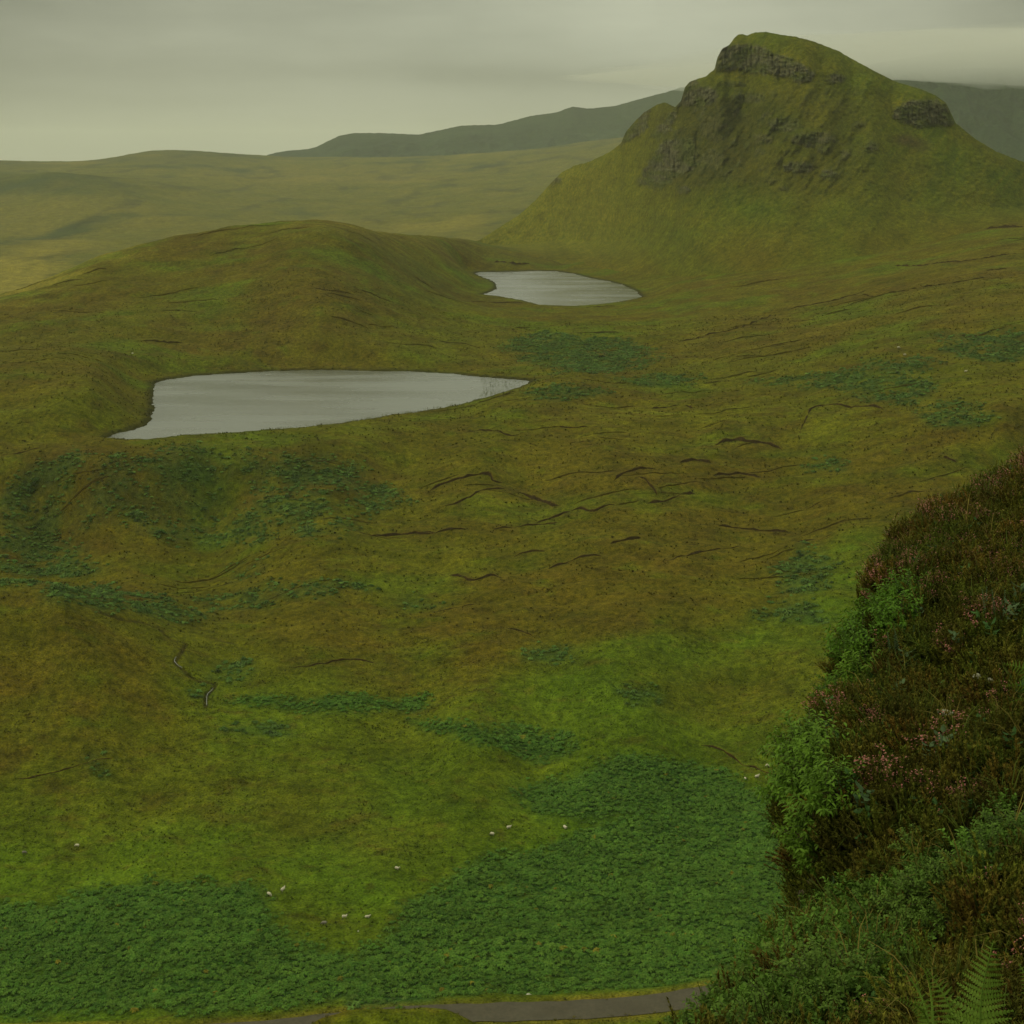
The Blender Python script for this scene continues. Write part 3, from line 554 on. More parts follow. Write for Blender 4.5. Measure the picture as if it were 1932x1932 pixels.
def cleat():
    nx, nv = 760, 330
    sx = np.array(SIL, float); bx = np.array(BASE, float)
    PX = np.linspace(862, 2240, nx); top = np.interp(PX, sx[:, 0], sx[:, 1]) + noise(PX/7, PX*0, 3)*.8 + noise(PX/2.6, PX*0, 4)*.45; bot = np.interp(PX, bx[:, 0], bx[:, 1])
    top = np.minimum(top, bot-2)
    v = np.linspace(0, 1, nv); PY = bot[None, :] + (top-bot)[None, :]*v[:, None]; PXg = np.broadcast_to(PX, PY.shape)
    # rock mask
    fx, fy = PXg.ravel(), PY.ravel(); rk = np.zeros(fx.shape)
    qx = fx + fbm(fx/9, fy/9, 3, 400)*7; qy = fy + fbm(fx/8+4, fy/8, 3, 410)*6
    for P, k in CRAGS:
        P = np.array(P, float); m = boxed(fx, fy, P, 14)
        rk[m] = np.maximum(rk[m], sstep(-5, 3.5, poly_sd(qx[m], qy[m], P))*k)
    # smaller broken ribs between the crags, running down to the left
    dx, dy = (fx*.80+fy*.60)/15, (-fx*.60+fy*.80)/34
    rough_zone = sstep(1190, 1300, fx)*(1-sstep(1600, 1680, fx))*sstep(140, 200, fy)*(1-sstep(330, 400, fy))
    ribs = sstep(.12, .55, fbm(dx, dy, 4, 420)+.22*fbm(fx/40, fy/25, 2, 425))*rough_zone
    rk = np.maximum(rk, ribs*(.40+.25*(1-sstep(1380, 1480, fx)))); rk = (rk*np.clip(.88+.9*fbm(fx/7, fy/9, 3, 428), .2, 1)).reshape(PY.shape)
    d = np.array([np.hypot(*ground_at(float(a), float(b))) for a, b in zip(PX[::8], bot[::8])]); d = np.interp(PX, PX[::8], d)
    az = np.arctan2(*raydir(PX, bot)[:2])
    ker = np.ones(41)/41
    d = np.convolve(np.pad(d, 20, 'edge'), ker, 'valid')
    D = np.zeros(PY.shape); D[0] = d
    rx, ry, rz = raydir(PXg, PY); t = rz/np.hypot(rx, ry)
    hgt = (bot-top)
    for i in range(1, nv):
        vv = v[i]
        s = .42 + .42*sstep(0, .45, vv)                              # concave apron, steepening upwards
        topd = (PY[i]-top)                                           # px below the skyline
        cap = 1-sstep(2, 26, topd)*1.0
        s = s*(1-.45*cap) + 5.0*rk[i]
        s = s + .10*noise(PX/60, np.full(nx, PY[i].mean()/40), 7)
        dd = D[i-1]*(t[i]-t[i-1])/np.maximum(s-t[i], .08)
        d = D[i-1]+np.maximum(dd, 0)
        p = np.pad(d, 4, 'edge'); sm = (p[:-8]+p[2:-6]+p[4:-4]+p[6:-2]+p[8:])/5
        D[i] = d*.90+sm*.10
    # bowed plan: flanks fall away left and right of the summit
    bow = 290*np.clip((1330-PX)/420, 0, 1)**1.4 + 60*sstep(0, 1, (PX-1650)/400)
    D += (bow*0)[None, :]
    grow = sstep(0, .25, v)[:, None]
    D += bow[None, :]*grow
    G = fbm(dx*.55, dy*.35, 4, 430).reshape(PY.shape)                # gullies
    col = fbm(fx/5.0, fy/40, 3, 440, ridged=True).reshape(PY.shape); blk = fbm(fx/6, fy/4.5, 3, 450).reshape(PY.shape)
    hum = fbm(fx/12, fy/7, 4, 455).reshape(PY.shape)
    fade = sstep(0, .12, v)[:, None]
    D += (G*7*(.3+.7*rough_zone.reshape(PY.shape)) + hum*1.5 + rk*(-3.6*col - 1.8*blk))*fade
    X = D*np.sin(np.arctan2(rx, ry)); Y = D*np.cos(np.arctan2(rx, ry)); Z = CAMZ+t*D
    rows = [(X, Y, Z)]
    # below: run under the moor
    b = []
    for k in (3, 2, 1): b.append((X[0]*(1-.004*k), Y[0]*(1-.004*k), Z[0]-1.2*k*1.6))
    X = np.concatenate([np.array([q[0] for q in b]), X]); Y = np.concatenate([np.array([q[1] for q in b]), Y]); Z = np.concatenate([np.array([q[2] for q in b]), Z])
    rkk = np.concatenate([np.zeros((3, nx)), rk])
    # far side
    un = np.stack([np.sin(np.arctan2(rx[-1], ry[-1])), np.cos(np.arctan2(rx[-1], ry[-1]))])
    bxs, bys, bzs = [], [], []; dist = 0; zz = Z[-1].copy()
    for k in range(26):
        st = 4+k*2.2; dist += st; zz = zz - st*min(.9, .05+.10*k); bxs.append(X[-1]+un[0]*dist); bys.append(Y[-1]+un[1]*dist); bzs.append(np.maximum(zz, -60))
    nb = len(bxs); X = np.concatenate([X, bxs]); Y = np.concatenate([Y, bys]); Z = np.concatenate([Z, bzs]); rkk = np.concatenate([rkk, np.zeros((nb, nx))])
    nr = X.shape[0]; x, y, z = X.ravel(), Y.ravel(), Z.ravel(); rk1 = rkk.ravel()
    n1 = fbm(x/55, z/40, 4, 460); n2 = fbm(x/14, z/9, 4, 470); n3 = fbm(x/4, z/3, 3, 480)
    gr = np.array((.056, .080, .0065)); ol = np.array((.086, .084, .0070)); dk = np.array((.040, .050, .008))
    mx = np.clip(.5+n1, 0, 1)[:, None]; c = gr*(1-mx)+ol*mx
    hx, hy = pix(x, y, z); streak = fbm((hx*.80+hy*.60)/9, (-hx*.60+hy*.80)/70, 4, 490)
    q = np.clip(sstep(.0, .5, streak)*.5, 0, 1)[:, None]; c = c*(1-q)+ol*1.15*q
    q = np.clip(sstep(.1, .6, -streak)*.5, 0, 1)[:, None]; c = c*(1-q)+dk*q
    rz_ = np.concatenate([np.zeros((3, nx)), rough_zone.reshape(PY.shape), np.zeros((nb, nx))]).ravel()
    fz = rz_*(1-sstep(1380, 1500, hx))*sstep(150, 200, hy)*(1-sstep(330, 385, hy-.25*(1300-hx))); q = (fz*np.clip(.75+n2*.8, 0, 1)*.85)[:, None]; c = c*(1-q)+np.array((.033, .037, .009))*q; q = (rz_*np.clip(.6+n2*.9, 0, 1)*.65)[:, None]; c = c*(1-q)+np.array((.044, .046, .008))*q
    left = (1-sstep(1080, 1330, hx))*.75; q = left[:, None]; c = c*(1-q)+np.array((.120, .122, .012))*q  # left flank: its sunlit look is put into the turf as paler yellow
    lf = sstep(.2, .6, n2)*sstep(400, 460, hy)*.6; q = lf[:, None]; c = c*(1-q)+np.array((.035, .06, .012))*q
    vv_ = np.concatenate([np.zeros(3), v, np.ones(nb)])[:, None]*np.ones((1, nx)); lo = (1-sstep(.02, .24, vv_.ravel()+.25*n2*0+.12*n1))*.8; q = lo[:, None]; c = c*(1-q)+(OLIVE*.8*(1-mx)+BROWN*.95*mx)*q
    sc = sstep(-1, 1, 1-np.hypot((hx-1716-(hy-268)*1.3)/26, (hy-268)/11)*1.0 + n2*.8)*.8; q = sc[:, None]; c = c*(1-q)+np.array((.052, .040, .016))*q
    rockc = np.array((.058, .058, .030)); cr = np.concatenate([np.zeros((3, nx)), col, np.zeros((nb, nx))]).ravel()
    rc = rockc*np.clip(.9+.7*n3+1.0*cr, .15, 2.6)[:, None]; moss = (sstep(-.25, .3, n2)*.65)[:, None]; rc = rc*(1-moss)+gr*.8*moss
    q = np.clip(rk1*1.25, 0, 1)[:, None]; c = c*(1-q)+rc*q
    c *= (1+.2*n2+.12*n3)[:, None]; c = np.clip(c, .004, .4)
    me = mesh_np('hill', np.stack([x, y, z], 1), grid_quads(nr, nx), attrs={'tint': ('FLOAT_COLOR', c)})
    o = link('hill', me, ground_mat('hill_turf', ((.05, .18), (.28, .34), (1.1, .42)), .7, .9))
    tag(o, 'steep green hill with dark basalt crags around its summit', kind='structure')
cleat()

# ------------------------------------------------------------------ far ridges
def ridge(name, sil, dist, depth, colr, label, amp, zfoot=60, seed=0, nx=420, nrow=70):
    s = np.array(sil, float); PX = np.linspace(s[0, 0], s[-1, 0], nx); top = np.interp(PX, s[:, 0], s[:, 1]) + noise(PX/9, PX*0, seed)*.7
    rx, ry, rz = raydir(PX, top); t = rz/np.hypot(rx, ry); az = np.arctan2(rx, ry); ztop = CAMZ+t*dist
    v = np.concatenate([np.linspace(0, 1, nrow), 1+np.linspace(.05, 1, 12)])
    X = []; Y = []; Z = []
    for k in v:
        rr = dist - depth*(1-k); X.append(rr*np.sin(az)); Y.append(rr*np.cos(az))
        if k <= 1: f = k**1.15*.85+.15*sstep(0, 1, k); Z.append(zfoot+(ztop-zfoot)*f)
        else: Z.append(ztop-(ztop-zfoot)*(k-1)*.9)
    X, Y, Z = (np.array(q).ravel() for q in (X, Y, Z))
    kk = np.repeat(np.clip(np.minimum(v, 2-v), 0, 1), nx); fade = sstep(0, .2, kk)*(1-sstep(.5, 1, kk))
    Z = Z + fade*amp*(fbm(X/(depth*.28), Y/(depth*.45), 5, seed+500)+.5*fbm(X/(depth*.1), Y/(depth*.3), 3, seed+520, ridged=True))
    n = fbm(X/(depth*.15), Y/(depth*.2), 4, seed+540); c = np.array(colr)*(1+.35*n)[:, None]
    me = mesh_np(name, np.stack([X, Y, Z], 1), grid_quads(len(v), nx), attrs={'tint': ('FLOAT_COLOR', np.clip(c, .003, 1))})
    o = link(name, me, ground_mat(name+'_heath', ((.004, .2), (.02, .25), (.1, .3)), .4, 6)); tag(o, label, kind='structure'); return o
ridge('hills', [(430, 310), (500, 294), (520, 288), (545, 284), (580, 282), (597, 277), (640, 256), (668, 251), (720, 251), (790, 254), (870, 237), (940, 235), (1000, 219), (1050, 212), (1080, 201), (1110, 205), (1160, 200), (1210, 186), (1260, 173), (1330, 150), (1450, 120), (1600, 110)],
    6900, 1500, (.024, .042, .016), 'long dark ridge of hills on the skyline running into cloud', 45, 20, 1)
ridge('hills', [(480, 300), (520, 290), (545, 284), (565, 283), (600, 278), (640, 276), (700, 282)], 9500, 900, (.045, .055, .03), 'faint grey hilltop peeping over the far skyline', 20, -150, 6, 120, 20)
ridge('hills', [(1500, 150), (1600, 128), (1700, 112), (1780, 98), (1860, 96), (1932, 84), (2100, 70), (2300, 60)], 5200, 1000, (.024, .044, .017), 'dark hillside vanishing into low cloud behind the crag topped hill', 90, 60, 12)

# ------------------------------------------------------------------ scattering
def scatter(name, pts, rot, scl, tint, idx, sources, label, cat=None):
    """one object that carries many small copies of the source meshes on its points"""
    me = bpy.data.meshes.new(name); me.vertices.add(len(pts)); me.vertices.foreach_set('co', np.ascontiguousarray(pts, np.float32).ravel())
    for k, kind, arr, f in (('rot', 'FLOAT_VECTOR', rot, 'vector'), ('scl', 'FLOAT', scl, 'value'), ('idx', 'INT', idx, 'value')):
        a = me.attributes.new(k, kind, 'POINT'); a.data.foreach_set(f, np.ascontiguousarray(arr, np.int32 if kind == 'INT' else np.float32).ravel())
    a = me.attributes.new('tint', 'FLOAT_COLOR', 'POINT'); c = np.ones((len(pts), 4), np.float32); c[:, :3] = tint; a.data.foreach_set('color', c.ravel())
    o = bpy.data.objects.new(name, me); COL.objects.link(o)
    sc = bpy.data.collections.new(name+'_kinds')
    for i, (m, mats) in enumerate(sources):
        for q in mats: m.materials.append(q)
        so = bpy.data.objects.new('%s_kind_%02d' % (name, i), m); sc.objects.link(so)
    g = bpy.data.node_groups.new(name, 'GeometryNodeTree')
    g.interface.new_socket('Geometry', in_out='INPUT', socket_type='NodeSocketGeometry'); g.interface.new_socket('Geometry', in_out='OUTPUT', socket_type='NodeSocketGeometry')
    N, L = g.nodes, g.links; gi = N.new('NodeGroupInput'); go = N.new('NodeGroupOutput'); ip = N.new('GeometryNodeInstanceOnPoints'); ci = N.new('GeometryNodeCollectionInfo')
    ci.inputs['Collection'].default_value = sc; ci.inputs['Separate Children'].default_value = True; ci.inputs['Reset Children'].default_value = True
    def att(nm, t):
        n = N.new('GeometryNodeInputNamedAttribute'); n.data_type = t; n.inputs['Name'].default_value = nm; return n.outputs['Attribute']
    L.new(gi.outputs[0], ip.inputs['Points']); L.new(ci.outputs[0], ip.inputs['Instance']); ip.inputs['Pick Instance'].default_value = True
    L.new(att('idx', 'INT'), ip.inputs['Instance Index']); e = N.new('FunctionNodeEulerToRotation'); L.new(att('rot', 'FLOAT_VECTOR'), e.inputs[0]); L.new(e.outputs[0], ip.inputs['Rotation'])
    L.new(att('scl', 'FLOAT'), ip.inputs['Scale']); L.new(ip.outputs[0], go.inputs[0])
    md = o.modifiers.new('scatter', 'NODES'); md.node_group = g
    tag(o, label, cat, kind='stuff'); return o
def plant_mat(name, c1, c2, trans=.25, rough=.65, inst=True, vary=.3, nscale=6):
    m = leaf_mat(name, c1, c2, rough, trans, None, vary)
    if inst:
        N, L = m.node_tree.nodes, m.node_tree.links
        a = N.new('ShaderNodeAttribute'); a.attribute_type = 'INSTANCER'; a.attribute_name = 'tint'
        P = N['Principled BSDF']; src = P.inputs['Base Color'].links[0].from_socket
        q = N.new('ShaderNodeVectorMath'); q.operation = 'MULTIPLY'; L.new(src, q.inputs[0]); L.new(a.outputs['Color'], q.inputs[1]); L.new(q.outputs[0], P.inputs['Base Color'])
        for n in N:
            if n.type == 'BSDF_TRANSLUCENT': L.new(q.outputs[0], n.inputs[0])
    return m
class Tri:
    def __init__(s): s.v = []; s.q = []; s.t = []; s.m = []; s.mt = []
    def strip(s, pts, wid, side, mat=0, fold=0.0):
        """a tapering blade through pts with half widths wid along side"""
        b = len(s.v)
        for p, w in zip(pts, wid):
            s.v.append(p-side*w); s.v.append(p+side*w)
        for i in range(len(pts)-1):
            s.q.append((b+2*i, b+2*i+1, b+2*i+3, b+2*i+2)); s.m.append(mat)
    def leaf(s, p, d, side, ln, w, mat=0, curl=.15):
        up = np.cross(side, d); b = len(s.v)
        a = p; m1 = p+d*ln*.38+up*ln*curl*.35; m2 = p+d*ln*.75+up*ln*curl*.2; e = p+d*ln-up*ln*curl*.25
        dn = up*w*.35
        s.v += [a, m1-side*w+dn, m1, m1+side*w+dn, m2-side*w*.75+dn*.7, m2, m2+side*w*.75+dn*.7, e]
        s.q += [(b+1, b+2, b+5, b+4), (b+2, b+3, b+6, b+5)]; s.m += [mat, mat]
        s.t += [(b, b+2, b+1), (b, b+3, b+2), (b+4, b+5, b+7), (b+5, b+6, b+7)]; s.mt += [mat]*4
    def needle(s, p, d, side, ln, w, mat=0):
        b = len(s.v); s.v += [p-side*w, p+side*w, p+d*ln]; s.t.append((b, b+1, b+2)); s.mt.append(mat)
    def mesh(s, name, smooth=False):
        me = mesh_np(name, np.array(s.v), s.q or None, s.t or None, smooth=smooth)
        me.polygons.foreach_set('material_index', np.array(s.m+s.mt, np.int32)); return me
def nv(v): v = np.asarray(v, float); return v/max(np.linalg.norm(v), 1e-9)
Zax = np.array((0, 0, 1.0))

rs = np.random.RandomState(5)
def bracken_clump(seed, fronds=13, rad=.72, hgt=.85):
    r = np.random.RandomState(seed); T = Tri()
    for k in range(fronds):
        a = k*2.4+r.uniform(-.4, .4); L_ = rad*r.uniform(.6, 1.15); h = hgt*r.uniform(.65, 1.1); out = np.array((math.cos(a), math.sin(a), 0)); side = np.array((-math.sin(a), math.cos(a), 0))
        base = out*.05
        P = [base+Zax*h*.55+out*L_*.1, base+out*L_*.42+Zax*h*.98, base+out*L_*.75+Zax*h*.86, base+out*L_*1.05+Zax*h*.55]
        tilt = r.uniform(-.25, .25); sd = nv(side+Zax*tilt)
        # a main blade and two pairs of side leaflets
        T.strip(P, [.05, .17, .12, .01], sd)
        for i, f in ((1, .9), (1, .6), (2, .7)):
            for sg in (-1, 1):
                d = nv(out*.45+sd*sg); q = P[i]+(P[i+1]-P[i])*(.1 if f > .8 else .55)
                T.needle(q, nv(d-Zax*.35), out, .30*f, .055)
    return T.mesh('bracken_clump')
def scrub_dome(seed, n=150):
    r = np.random.RandomState(seed); T = Tri()
    for k in range(n):
        d = nv(r.normal(0, 1, 3)*np.array((1, 1, .8))+np.array((0, 0, .35))); lump = 1+.28*math.sin(d[0]*5+seed)*math.cos(d[1]*4); p = d*np.array((1.0, 1.0, .62))*lump*r.uniform(.72, 1.0)
        a = nv(r.normal(0, 1, 3)); s_ = nv(np.cross(d+.4*a, a)); T.leaf(p, nv(np.cross(s_, d)+.4*d+.3*a), s_, .34*r.uniform(.7, 1.2), .13)
    return T.mesh('scrub_dome')
def tussock(seed, n=16, h=.42, w=.022, spread=.45):
    r = np.random.RandomState(seed); T = Tri()
    for k in range(n):
        a = r.uniform(0, 6.28); out = np.array((math.cos(a), math.sin(a), 0)); side = np.array((-math.sin(a), math.cos(a), 0)); p = out*r.uniform(0, .13); hh = h*r.uniform(.5, 1.1); s_ = spread*r.uniform(.3, 1.2)
        T.strip([p, p+Zax*hh*.6+out*s_*.35*h, p+Zax*hh*.85+out*s_*h*1.1], [w, w*.8, w*.12], side)
    return T.mesh('grass_tussock')

def cell_scatter(weight, dens_area, nmax, rmax=900, rmin=195, amax=.40):
    """random places on the ground grid; weight per vertex is plants per square metre"""
    i0, i1 = np.searchsorted(GR, rmin), np.searchsorted(GR, rmax); j0, j1 = np.searchsorted(GT, -amax), np.searchsorted(GT, amax)
    w = weight[i0:i1, j0:j1]; dr = np.gradient(GR)[i0:i1, None]; dt = np.gradient(GT)[None, j0:j1]
    area = dr*dt*GR[i0:i1, None]; lam = (w*area*dens_area).ravel(); tot = lam.sum(); n = int(min(tot, nmax))
    if n < 1: return None
    c = np.cumsum(lam)/tot; k = np.searchsorted(c, rng.random(n)); ii = np.minimum(k//(j1-j0)+i0, len(GR)-2); jj = np.minimum(k % (j1-j0)+j0, len(GT)-2); s, t = rng.random(n), rng.random(n)
    def bl(A): return (A[ii, jj]*(1-s)+A[ii+1, jj]*s)*(1-t)+(A[ii, jj+1]*(1-s)+A[ii+1, jj+1]*s)*t
    return np.stack([bl(GX), bl(GY), bl(GZ)], 1), ii, jj
def keep(P, f): return f(P[:, 0], P[:, 1])
BRM = plant_mat('bracken_frond', (.062, .142, .017), (.098, .178, .022), .2, .6, vary=.25)
GRM = plant_mat('grass_blade', (.75, .8, .75), (1.35, 1.3, 1.2), .2, .7, vary=.2)

def road_dist(P): return -poly_sd(P[:, 0], P[:, 1], RL, False)
def meadow():
    wgt = np.where(GNB > .08, GNB**1.5, 0)*np.clip(.85+1.3*fbm(GX/5, GY/2.6, 3, 590), .06, 1.4)
    P, ii, jj = cell_scatter(wgt, 3.0, 130000, 420)
    d = road_dist(P); m = d > ROAD_W+3.2+1.5*noise(P[:, 0]/6, P[:, 1]/6, 9); P = P[m]; n = len(P)
    t1 = fbm(P[:, 0]/22, P[:, 1]/16, 3, 600); t2 = fbm(P[:, 0]/5, P[:, 1]/4, 2, 610); sc = np.clip(.70+.24*t2+rng.normal(0, .14, n), .35, 1.4)
    tint = np.ones((n, 3))*(1+.30*t1+.28*t2+rng.normal(0, .12, n))[:, None]; dry = (rng.random(n) < .006) | (t1*.5+t2 > .75)
    tint[dry] *= (2.0, .95, .8); tint = np.clip(tint, .35, 2.4)
    rot = np.stack([rng.normal(0, .15, n), rng.normal(0, .15, n), rng.uniform(0, 6.28, n)], 1)
    src = [(bracken_clump(s), [BRM]) for s in (1, 2, 3, 4, 5)]
    P[:, 2] -= .10
    far = P[:, 1] > 0
    scatter('bracken', P, rot, sc, tint, rng.integers(0, 5, n), src, 'dense green bracken bed spread over the near meadow above the road')
    # blue green bracken and low willow scrub in the hollows farther off
    P, ii, jj = cell_scatter(np.where(GBR > .12, GBR, 0)*np.clip(.7+1.6*fbm(GX/7, GY/5, 3, 615), .02, 1.7), .62, 70000, 1150); n = len(P)
    P2, i2, j2 = cell_scatter(np.where(GBR > .55, GBR, 0)*sstep(-.05, .4, fbm(GX/12, GY/9, 3, 620)), .10, 7000, 1150)
    P = np.concatenate([P, P2]); n2 = len(P2); sc = np.concatenate([np.clip(rng.normal(.92, .3, n), .4, 1.9), np.clip(rng.normal(1.35, .4, n2), .7, 2.4)])
    n = len(P); tint = np.array((1.12, .98, 1.42))*np.clip(rng.normal(.85, .24, n), .3, 1.5)[:, None]; P[:, 2] -= .2*sc
    rot = np.stack([rng.normal(0, .1, n), rng.normal(0, .1, n), rng.uniform(0, 6.28, n)], 1)
    src = [(bracken_clump(s, 15, .7, .7), [BRM]) for s in (11, 12, 13)] + [(scrub_dome(s), [BRM]) for s in (14, 15)]; kd = np.r_[rng.integers(0, 3, n-n2), rng.integers(3, 5, n2)]; tint[n-n2:] *= (1.0, .95, 1.15)
    scatter('scrub', P, rot, sc, tint, kd, src, 'blue green bracken and low scrub scattered in the hollows of the moor')
    # grass and rush tussocks over the open moor
    gx = sstep(-.05, .35, fbm(GX/15, GY/10, 3, 630)); wgt = (1-np.clip(GNB*1.3, 0, 1))*(.25+.9*gx)
    for nm, dens, mx, r0, r1, sc0, lab in (('grass', .9, 42000, 198, 400, 1.0, 'rough grass tussocks on the near meadow around the sheep'), ('grass', .17, 46000, 400, 900, 1.6, 'rush and heather tussocks over the brown moor below the near loch')):
        P, ii, jj = cell_scatter(wgt, dens, mx, r1, r0)
        m = (road_dist(P) > ROAD_W-.5+.9*noise(P[:, 0]/2.5, P[:, 1]/2.5, 8))
        for WP in (WA, WB): m &= poly_sd(P[:, 0], P[:, 1], WP) < -1
        P = P[m]; ii = ii[m]; jj = jj[m]; n = len(P); g = fbm(P[:, 0]/11, P[:, 1]/8, 3, 640)
        tv = np.empty((n, 3)); T_ = GTINT[ii, jj]; k = np.clip(.95+.35*g+rng.normal(0, .25, n), .3, 1.9)[:, None]; tv = T_*k
        dk = rng.random(n) < .10+.25*(g > .15); tv[dk] = tv[dk]*(.78, .76, .8); st = rng.random(n) < .08; tv[st] = tv[st]*.5+np.array((.10, .085, .015))*.6
        rot = np.stack([rng.normal(0, .15, n), rng.normal(0, .15, n), rng.uniform(0, 6.28, n)], 1)
        sc = np.clip(rng.normal(.8, .25, n), .35, 1.6)*sc0
        src = [(tussock(s, 14, .36, .035 if sc0 < 1.5 else .05, .8), [GRM]) for s in (21, 22, 23, 24)]
        scatter(nm, P, rot, sc, tv, rng.integers(0, 4, n), src, lab)
    # reeds standing in the shallow ends of the near loch
    out = []
    for poly, nn in (([(905, 711), (950, 714), (1001, 719), (960, 738), (900, 754), (912, 735)], 420), ([(860, 766), (800, 777), (740, 784), (700, 791), (655, 799), (650, 794), (720, 783), (800, 772), (860, 761)], 700), ([(640, 799), (560, 808), (500, 812), (500, 809), (600, 801)], 160), ([(290, 790), (286, 760), (289, 740), (295, 725), (294, 760), (293, 785)], 60)):
        G = world_poly(poly, 0.0); lo, hi = G.min(0), G.max(0); q = rng.uniform(lo, hi, (nn*5, 2)); m = poly_sd(q[:, 0], q[:, 1], G) > 0; m &= rng.random(len(q)) < np.clip(.55+.9*fbm(q[:, 0]/7, q[:, 1]/9, 3, 650), .04, 1); out.append(q[m][:nn])
    q = np.concatenate(out); n = len(q); P = np.stack([q[:, 0], q[:, 1], np.full(n, -.15)], 1)
    rot = np.stack([rng.normal(0, .06, n), rng.normal(0, .06, n), rng.uniform(0, 6.28, n)], 1)
    scatter('reeds', P, rot, rng.uniform(.6, 1.25, n), np.array((.10, .115, .035))*rng.uniform(.6, 1.4, (n, 1)), rng.integers(0, 2, n), [(tussock(s, 8, 1.1, .016, .12), [GRM]) for s in (31, 32)], 'thin green reeds standing in the shallow right end of the near loch')
meadow()

# ------------------------------------------------------------------ sheep and stones
def sheep_mesh(pose, seed):
    import bmesh
    me = bpy.data.meshes.new('sheep_form'); bm = bmesh.new(); r = random.Random(seed)
    def ball(c, s, rot=0, sub=2):
        M = Matrix.Translation(c) @ Matrix.Rotation(rot, 4, 'Y') @ Matrix.Diagonal((*s, 1)); bmesh.ops.create_icosphere(bm, subdivisions=sub, radius=1, matrix=M)
    def limb(a, b, r1, r2):
        a, b = Vector(a), Vector(b); d = b-a; M = Matrix.Translation((a+b)/2) @ d.to_track_quat('Z', 'Y').to_matrix().to_4x4(); bmesh.ops.create_cone(bm, segments=8, radius1=r1, radius2=r2, depth=d.length, matrix=M, cap_ends=True)
    lie = pose == 'lying'; h = .34 if lie else .62
    ball((0, 0, h), (.46, .25, .27)); ball((-.22, 0, h+.02), (.27, .27, .28)); ball((.22, 0, h+.01), (.26, .24, .27)); ball((0, 0, h+.08), (.3, .2, .22)); ball((-.46, 0, h+.02), (.07, .05, .10))
    if pose == 'grazing': nk, hd, an = (.50, 0, h-.10), (.70, 0, .20), .95
    elif pose == 'turned': nk, hd, an = (.46, .12, h+.14), (.58, .28, h+.22), .3
    else: nk, hd, an = (.50, 0, h+.15), (.68, 0, h+.27), .35
    limb((.30, 0, h), nk, .19, .13); limb(nk, (hd[0]-.06, hd[1], hd[2]+.04), .13, .085)
    ball(hd, (.145, .075, .085), an); ball((hd[0]+.09*math.cos(an), hd[1], hd[2]-.09*math.sin(an)), (.07, .05, .055), an)
    for s in (-1, 1): ball((hd[0]-.09, hd[1]+s*.11, hd[2]+.06), (.035, .07, .025))
    if not lie:
        for x in (-.30, .27):
            for y in (-.13, .13):
                k = r.uniform(-.06, .06)
                if x < 0: limb((x, y, h-.12), (x-.05, y, .30), .10, .05); limb((x-.05, y, .32), (x+.01+k, y, .0), .042, .032)
                else: limb((x, y, h-.12), (x+.01, y, .30), .085, .045); limb((x+.01, y, .32), (x+k, y, .0), .038, .032)
    else:
        for x, y in ((.32, .2), (.30, -.2), (-.25, .24)): limb((x-.1, y*.8, .14), (x+.12, y, .06), .06, .035)
    bm.to_mesh(me); bm.free()
    o = bpy.data.objects.new('tmp', me); COL.objects.link(o); md = o.modifiers.new('r', 'REMESH'); md.mode = 'VOXEL'; md.voxel_size = .035
    bpy.context.view_layer.update(); dg = bpy.context.evaluated_depsgraph_get(); out = bpy.data.meshes.new_from_object(o.evaluated_get(dg)); bpy.data.objects.remove(o)
    out.name = 'sheep_'+pose; n = len(out.vertices); co = np.empty(n*3, np.float32); out.vertices.foreach_get('co', co); co = co.reshape(-1, 3)
    fl = noise(co[:, 0]*14, co[:, 1]*14+co[:, 2]*11, 3)*.014; wool = (np.abs(co[:, 0]) < .52) & (co[:, 2] > (.1 if lie else .33)); nr = np.empty(n*3, np.float32); out.vertices.foreach_get('normal', nr); nr = nr.reshape(-1, 3)
    co2 = co+nr*(fl*wool)[:, None]; out.vertices.foreach_set('co', co2.ravel())
    c = np.tile((.46, .42, .31), (n, 1)).astype(np.float32); dark = (co[:, 2] < .30) & (not lie); c[dark] = (.10, .085, .06)
    dd = np.hypot(np.hypot(co[:, 0]-hd[0]-.02, co[:, 1]-hd[1]), co[:, 2]-hd[2]); c[dd < .17] = (.12, .10, .075) if pose != 'lying' else (.4, .36, .27)
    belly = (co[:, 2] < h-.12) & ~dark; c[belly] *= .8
    a = out.attributes.new('tint', 'FLOAT_COLOR', 'POINT'); cc = np.ones((n, 4), np.float32); cc[:, :3] = c; a.data.foreach_set('color', cc.ravel())
    out.polygons.foreach_set('use_smooth', np.ones(len(out.polygons), bool)); return out
